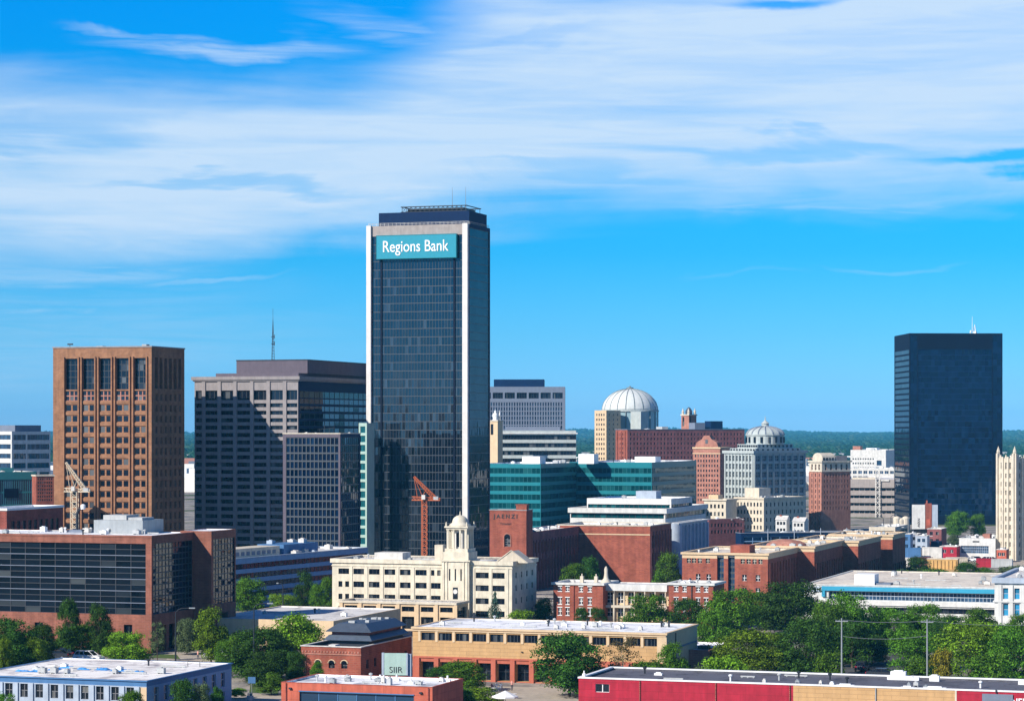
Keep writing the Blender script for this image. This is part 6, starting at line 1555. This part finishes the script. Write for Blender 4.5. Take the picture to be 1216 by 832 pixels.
LEAF = dict(dark=leafmat('dark_leaves', (.036, .092, .010)), mid=leafmat('green_leaves', (.075, .165, .010)), bright=leafmat('bright_leaves', (.135, .235, .012)),
            olive=leafmat('olive_leaves', (.10, .14, .06)), spruce=leafmat('spruce_needles', (.035, .085, .06)), gold=leafmat('yellow_leaves', (.26, .24, .02)), brown=leafmat('sparse_leaves', (.16, .13, .05)))
BARK = paint('bark', (.10, .075, .055), .95, .3, 2.0)
BARKP = paint('pale_bark', (.42, .36, .28), .9, .2, 2.0)
def leaves(P, Nn, size, name):
    """leaf clusters: two crossed bent quads at each point"""
    N = len(P); nr = Nn + np.random.normal(0, .40, (N, 3)); nr /= np.linalg.norm(nr, axis=1)[:, None] + 1e-9
    a = np.cross(nr, np.random.normal(0, 1, (N, 3))); a /= np.linalg.norm(a, axis=1)[:, None] + 1e-9; c = np.cross(nr, a)
    s = size * np.random.uniform(.55, 1.25, (N, 1)); V = np.zeros((N, 4, 3)); l = np.random.uniform(.6, 1.0, (N, 1))
    V[:, 0] = P - a * s; V[:, 1] = P - c * s * l * .7 + nr * s * .25; V[:, 2] = P + a * s; V[:, 3] = P + c * s * l * .7 - nr * s * .15
    me = bpy.data.meshes.new(name); me.from_pydata(V.reshape(-1, 3).tolist(), [], np.arange(N * 4).reshape(N, 4).tolist()); return me
CROWNS = {}
def crown_mesh(kind, var):
    """unit crown: height 1 from z=0, radius 0.5; clumps of leaves on the shells of many lobes"""
    key = (kind, var)
    if key in CROWNS: return CROWNS[key]
    st = np.random.RandomState(hash(kind) % 1 + var * 17 + len(kind)); P = []; Nn = []
    if kind == 'spruce':
        for i in range(26):
            z = .06 + .92 * i / 26; r = .5 * (1 - z) ** .85 + .015
            for k in range(max(5, int(26 * (1 - z)))):
                a = st.rand() * 6.283; rr = r * st.uniform(.75, 1.08)
                for q in range(14): t = st.uniform(.15, 1); P.append((rr * t * math.cos(a) + st.normal(0, .014), rr * t * math.sin(a) + st.normal(0, .014), z - .07 * t * t + st.normal(0, .012))); Nn.append((math.cos(a) * .5, math.sin(a) * .5, .8))
        sz = .020
    else:
        nl, per, sz = dict(round=(64, 270, .0180), wide=(52, 310, .0175), tall=(42, 320, .0190), shrub=(26, 280, .028), thin=(18, 120, .024))[kind]
        for i in range(nl):
            a = st.rand() * 6.283; u = st.rand()
            if kind == 'tall': z = .08 + .80 * u; R_ = .38 * math.sin(math.pi * min(1, (z * .92 + .10))) ** .8
            elif kind == 'wide': z = .07 + .74 * u ** 1.15; R_ = .40 * math.sqrt(max(0, 1 - ((z - .36) / .56) ** 2))
            elif kind == 'shrub': z = .12 + .62 * u; R_ = .40 * math.sqrt(max(0, 1 - ((z - .3) / .6) ** 2))
            else: z = .07 + .78 * u ** 1.15; R_ = .39 * math.sqrt(max(0, 1 - ((z - .40) / .54) ** 2))
            d = R_ * math.sqrt(st.uniform(.10, 1.0)); lr = st.uniform(.12, .20) * (1.15 if kind == 'shrub' else 1); cx, cy, cz = d * math.cos(a), d * math.sin(a), z
            v = st.normal(0, 1, (per, 3)); v /= np.linalg.norm(v, axis=1)[:, None]; v[:, 2] = np.where(v[:, 2] < -.35, -v[:, 2] * .6, v[:, 2])
            rad = lr * st.uniform(.66, 1.16, (per, 1)) * (1 + .22 * np.sin(5 * v[:, :1] + i) * np.sin(4 * v[:, 1:2] + 2 * i))
            P += (np.array([cx, cy, cz]) + v * rad * np.array([1, 1, .85])).tolist(); Nn += v.tolist()
    me = leaves(np.array(P), np.array(Nn), sz * 1.0, 'crown'); CROWNS[key] = me; return me
CM = {}
def crown_with(kind, var, leaf):
    k = (kind, var, leaf)
    if k not in CM: me = crown_mesh(kind, var).copy(); me.materials.append(LEAF[leaf]); CM[k] = me
    return CM[k]
TRUNKS = {}
def trunk_mesh(var, pale=False):
    k = (var, pale)
    if k in TRUNKS: return TRUNKS[k]
    st = random.Random(var * 5 + 1); mb = MB(); P = [(0, 0, -.02), (st.uniform(-.01, .01), .01, .18), (st.uniform(-.02, .02), 0, .38)]
    mb.bar(P[0], P[1], .032, 7, 0, .024); mb.bar(P[1], P[2], .024, 7, 0, .018)
    for i in range(7):
        a = i * 2.4 + st.random(); h0 = .20 + .16 * st.random(); q = (.13 * math.cos(a), .13 * math.sin(a), h0 + .18); e = (.27 * math.cos(a + .3), .27 * math.sin(a + .3), h0 + .34 + .12 * st.random())
        o = (P[1][0], P[1][1], h0); mb.bar(o, q, .013, 5, 0, .009); mb.bar(q, e, .009, 5, 0, .004); mb.bar(q, (q[0] * 1.2, q[1] * .7, e[2] + .05), .006, 4, 0, .003)
    mb.bar(P[2], (.02, .03, .8), .017, 5, 0, .005)
    TRUNKS[k] = mb.mesh('trunk', BARKP if pale else BARK); return TRUNKS[k]
cnt = 0
def tree(px, D, ytop, wpx, kind, leaf, label, group='street trees', lift=None, name=None):
    global cnt; cnt += 1
    h = Z(ytop, D); w = wpx * D / F; lift = {'shrub': .0, 'spruce': .04, 'wide': .02, 'round': .04, 'tall': .05, 'thin': .22}[kind] if lift is None else lift
    n = name or {'shrub': 'bush', 'spruce': 'spruce_tree'}.get(kind, 'leafy_tree')
    T = thing(n, label, 'bush' if kind == 'shrub' else 'tree', (X(px, D), D, 0), 0, group)
    c = link('crown', crown_with(kind, cnt % 3 if kind in ('round', 'wide', 'tall') else cnt % 2, leaf), T, (0, 0, h * lift), rng.random() * 6.28); c.scale = (w * 1.05, w * 1.05, h * (1 - lift) * 1.05)
    if kind != 'shrub' or h > 2.5:
        t = link('trunk', trunk_mesh(cnt % 3, leaf == 'brown'), T, (0, 0, 0), rng.random() * 6.28); s = min(w, h) * .9; t.scale = (s, s, h * (1 - lift) if kind == 'shrub' else h * .95)
    return T
TR = [
 (13, 440, 733, 62, 'round', 'dark', 'dark round tree at the left edge before the glass office'),
 (47, 452, 741, 46, 'round', 'dark', 'dark tree second from the left edge, before the shaded glass'),
 (82, 466, 713, 30, 'tall', 'dark', 'tall narrow dark tree before the glass office, left of its twin'),
 (117, 466, 720, 34, 'tall', 'dark', 'narrow dark tree before the glass office, right of its taller twin'),
 (97, 472, 740, 70, 'wide', 'mid', 'wide mid green tree behind the white estate car'),
 (40, 440, 754, 34, 'round', 'bright', 'small light green tree left of the dark parked cars'),
 (151, 449, 748.5, 58, 'wide', 'bright', 'wide yellow green bushy tree right of the white estate car'),
 (187, 458, 738, 22, 'thin', 'olive', 'thin sparse street tree left of the office entrance lamp'),
 (222, 472, 733, 28, 'round', 'olive', 'greyish olive tree behind the office entrance lamp'),
 (251, 452, 723.5, 44, 'tall', 'bright', 'bright green oval tree right of the office entrance'),
 (4, 424, 758, 24, 'round', 'bright', 'light green tree cut by the left edge'),
 (217, 362, 805, 34, 'round', 'dark', 'dark leafy tree before the blue side wall'),
 (238, 363, 810, 26, 'round', 'olive', 'olive tree right of the dark one before the blue side wall'),
 (258, 366, 815, 18, 'tall', 'dark', 'slim dark tree at the right end of the blue side wall'),
 (156, 352, 818, 34, 'round', 'mid', 'small tree at the front corner of the blue walled building'),
 (8, 352, 822, 30, 'round', 'mid', 'small tree before the blue walled building at the left edge'),
 (296, 572, 686, 44, 'round', 'mid', 'green tree right behind the glass office corner'),
 (335, 566, 704, 38, 'round', 'bright', 'yellow green tree before the blue banded office'),
 (361, 578, 680, 27, 'tall', 'dark', 'tall dark tree before the blue banded office'),
 (377, 572, 693, 22, 'round', 'mid', 'small green tree right of the tall dark one by the blue office'),
 (389, 580, 686, 24, 'tall', 'mid', 'narrow tree touching the left corner of the white block'),
 (352, 448, 727, 76, 'round', 'bright', 'large yellow green tree behind the brick pavilion'),
 (309, 424, 746, 80, 'round', 'dark', 'large dark street tree left of the brick pavilion'),
 (288, 436, 752, 40, 'round', 'mid', 'mid green tree behind the large dark street tree'),
 (340, 430, 762, 36, 'round', 'mid', 'green tree close to the left wall of the brick pavilion'),
 (322, 400, 797, 30, 'shrub', 'mid', 'green bush left of the coral building'),
 (284, 395, 815.5, 20, 'shrub', 'bright', 'clipped round yellow green bush right of the blue building'),
 (376, 409, 785, 20, 'round', 'mid', 'small tree before the arched windows of the brick pavilion'),
 (548, 405, 785, 58, 'round', 'mid', 'bushy green tree before the red pillars'),
 (570, 386, 813, 48, 'shrub', 'bright', 'bright green bush left of the patio umbrella'),
 (545, 378, 815, 40, 'shrub', 'mid', 'green bush at the corner of the coral building'),
 (676, 398, 753, 92, 'round', 'dark', 'big dark round tree before the long tan building'),
 (739, 405, 756, 44, 'thin', 'brown', 'half bare pale tree before the long tan building'),
 (799, 408, 765, 40, 'tall', 'mid', 'green tree at the right end of the long tan building'),
 (771, 403, 781, 42, 'shrub', 'mid', 'low green bush between the half bare tree and the crimson roof'),
 (836, 404, 784, 36, 'shrub', 'olive', 'olive bush right of the long tan building'),
 (867, 505, 698, 74, 'round', 'mid', 'tall green tree right of the brick mansion'),
 (848, 470, 722, 46, 'round', 'mid', 'green tree at the corner of the brick mansion'),
 (890, 428, 745, 92, 'wide', 'bright', 'broad light green tree behind the left part of the crimson roof'),
 (937, 520, 689, 84, 'round', 'dark', 'big dark tree before the sawtooth brick block'),
 (905, 530, 702, 46, 'round', 'mid', 'green tree left of the big dark one by the sawtooth block'),
 (963, 425, 733, 80, 'round', 'dark', 'dark tree left of the left utility pole'),
 (1009, 478, 703, 66, 'round', 'mid', 'green tree before the left end of the blue fascia'),
 (1012, 446, 735, 58, 'wide', 'dark', 'shady dark tree right of the left utility pole'),
 (1062, 480, 721, 52, 'round', 'mid', 'green tree between the utility poles, left of two'),
 (1094, 484, 716, 58, 'round', 'mid', 'green tree between the utility poles, right of two'),
 (1084, 440, 745, 62, 'wide', 'mid', 'mid green tree just left of the right utility pole'),
 (1086, 410, 777, 46, 'shrub', 'mid', 'low green bush left of the right utility pole'),
 (1160, 492, 721, 50, 'round', 'mid', 'green tree before the cream pilastered building'),
 (1152, 420, 734, 92, 'wide', 'bright', 'broad light green tree right of the right utility pole'),
 (1206, 412, 742, 76, 'wide', 'mid', 'green tree at the right edge above the crimson wall'),
 (1212, 470, 727, 46, 'round', 'mid', 'tree at the right edge below the cream pilastered building'),
 (1118, 405, 766, 26, 'shrub', 'gold', 'yellow leaved shrub beside the right utility pole'),
 (1175, 402, 768, 60, 'shrub', 'mid', 'wide green bush right behind the crimson wall'),
 (1036, 452, 752, 40, 'round', 'dark', 'dark tree in the shaded gap between the utility poles'),
 (588, 508, 702, 34, 'spruce', 'spruce', 'blue green spruce against the white block'),
 (619, 530, 722, 30, 'shrub', 'bright', 'light green bush at the corner of the white block'),
 (645, 545, 709, 26, 'round', 'dark', 'dark tree between the white block and the mansion'),
 (691, 522, 721, 20, 'round', 'dark', 'small dark tree before the left wing of the mansion'),
 (710, 522, 720, 20, 'round', 'dark', 'small dark tree left of the colonnade'),
 (768, 520, 703.5, 60, 'wide', 'mid', 'large green tree covering the mansion colonnade'),
 (815, 517, 711, 48, 'round', 'dark', 'dark tree before the right wing of the mansion'),
 (682, 610, 667, 34, 'round', 'mid', 'green tree behind the left wing of the mansion'),
 (699, 635, 660, 28, 'round', 'dark', 'dark tree in the brick complex shadow'),
 (794, 632, 656, 32, 'round', 'mid', 'green tree between the brick wing and the sawtooth block'),
 (784, 615, 676, 20, 'shrub', 'mid', 'low green bush beside the brick wing'),
 (870, 905, 625, 20, 'round', 'mid', 'small green tree beside the ragged dark shed'),
 (1137, 985, 607, 32, 'round', 'mid', 'round green tree at the foot of the dark tower, larger of two'),
 (1161, 990, 609, 20, 'round', 'mid', 'small green tree at the foot of the dark tower'),
 (1132, 900, 634, 16, 'round', 'olive', 'olive tree left of the white depot roof'),
 (1090, 700, 661, 34, 'round', 'dark', 'dark tree right of the last sawtooth wing'),
 (1078, 670, 675, 30, 'shrub', 'mid', 'low bush at the end of the sawtooth block'),
 (1108, 672, 673, 40, 'shrub', 'mid', 'low spreading bush below the ochre wall'),
 (1149, 690, 667, 32, 'round', 'dark', 'dark tree behind the blue fascia roof, left of two'),
 (1168, 690, 673, 30, 'round', 'mid', 'green tree behind the blue fascia roof, right of two'),
 (1200, 715, 670, 36, 'shrub', 'olive', 'olive bush below the red windowed hut'),
 (920, 440, 752, 56, 'round', 'mid', 'mid green tree between the broad light green tree and the dark one'),
 (985, 470, 712, 52, 'round', 'mid', 'mid green tree behind the left utility pole'),
 (1040, 500, 722, 40, 'round', 'dark', 'dark tree behind the gap between the utility poles'),
 (1124, 470, 730, 44, 'round', 'dark', 'dark tree right behind the right utility pole'),
 (1180, 455, 738, 56, 'round', 'mid', 'mid green tree below the cream pilastered building, left of the edge tree'),
 (984, 405, 768, 40, 'shrub', 'mid', 'green bush at the foot of the left utility pole'),
 (860, 400, 775, 52, 'shrub', 'bright', 'light green bush at the left end of the crimson roof edge'),
 (30, 428, 772, 44, 'shrub', 'dark', 'dark bush beside the road at the far left'),
 (64, 473, 757, 44, 'round', 'mid', 'mid green tree just behind the dark parked cars'),
 (128, 470, 750, 32, 'round', 'mid', 'mid green tree between the wide tree and the yellow green bushy tree'),
 (352, 420, 772, 28, 'round', 'dark', 'dark tree touching the left wall of the brick pavilion'),
 (315, 414, 772, 50, 'round', 'dark', 'lower dark tree under the large street tree'),
 (266, 440, 760, 26, 'round', 'mid', 'green tree right beside the bright oval tree'),
 (520, 409, 790, 30, 'round', 'dark', 'dark tree left of the bushy one before the red pillars'),
 (1055, 655, 678, 14, 'shrub', 'dark', 'small dark bush in the shade of the last sawtooth wing'),
]
for t in TR: tree(*t, group='trees and bushes about the town')

# ---- the air
mb = MB(); mb.box(-6000, 6000, -1500, 14500, -3, 150)
hz = mb.obj('haze', None); hz.data.materials.clear()
hm = bpy.data.materials.new('haze_air'); hm.use_nodes = True; t = NT(hm.node_tree); t.n.clear()
pv = t.new('ShaderNodeVolumePrincipled'); pv.inputs['Color'].default_value = (.12, .58, 1, 1); pv.inputs['Density'].default_value = HAZE; pv.inputs['Anisotropy'].default_value = -.3
out = t.new('ShaderNodeOutputMaterial'); t.l.new(pv.outputs[0], out.inputs['Volume']); hz.data.materials.append(hm)
tag(hz, 'thin blue haze lying over the whole city', 'haze', kind='stuff')
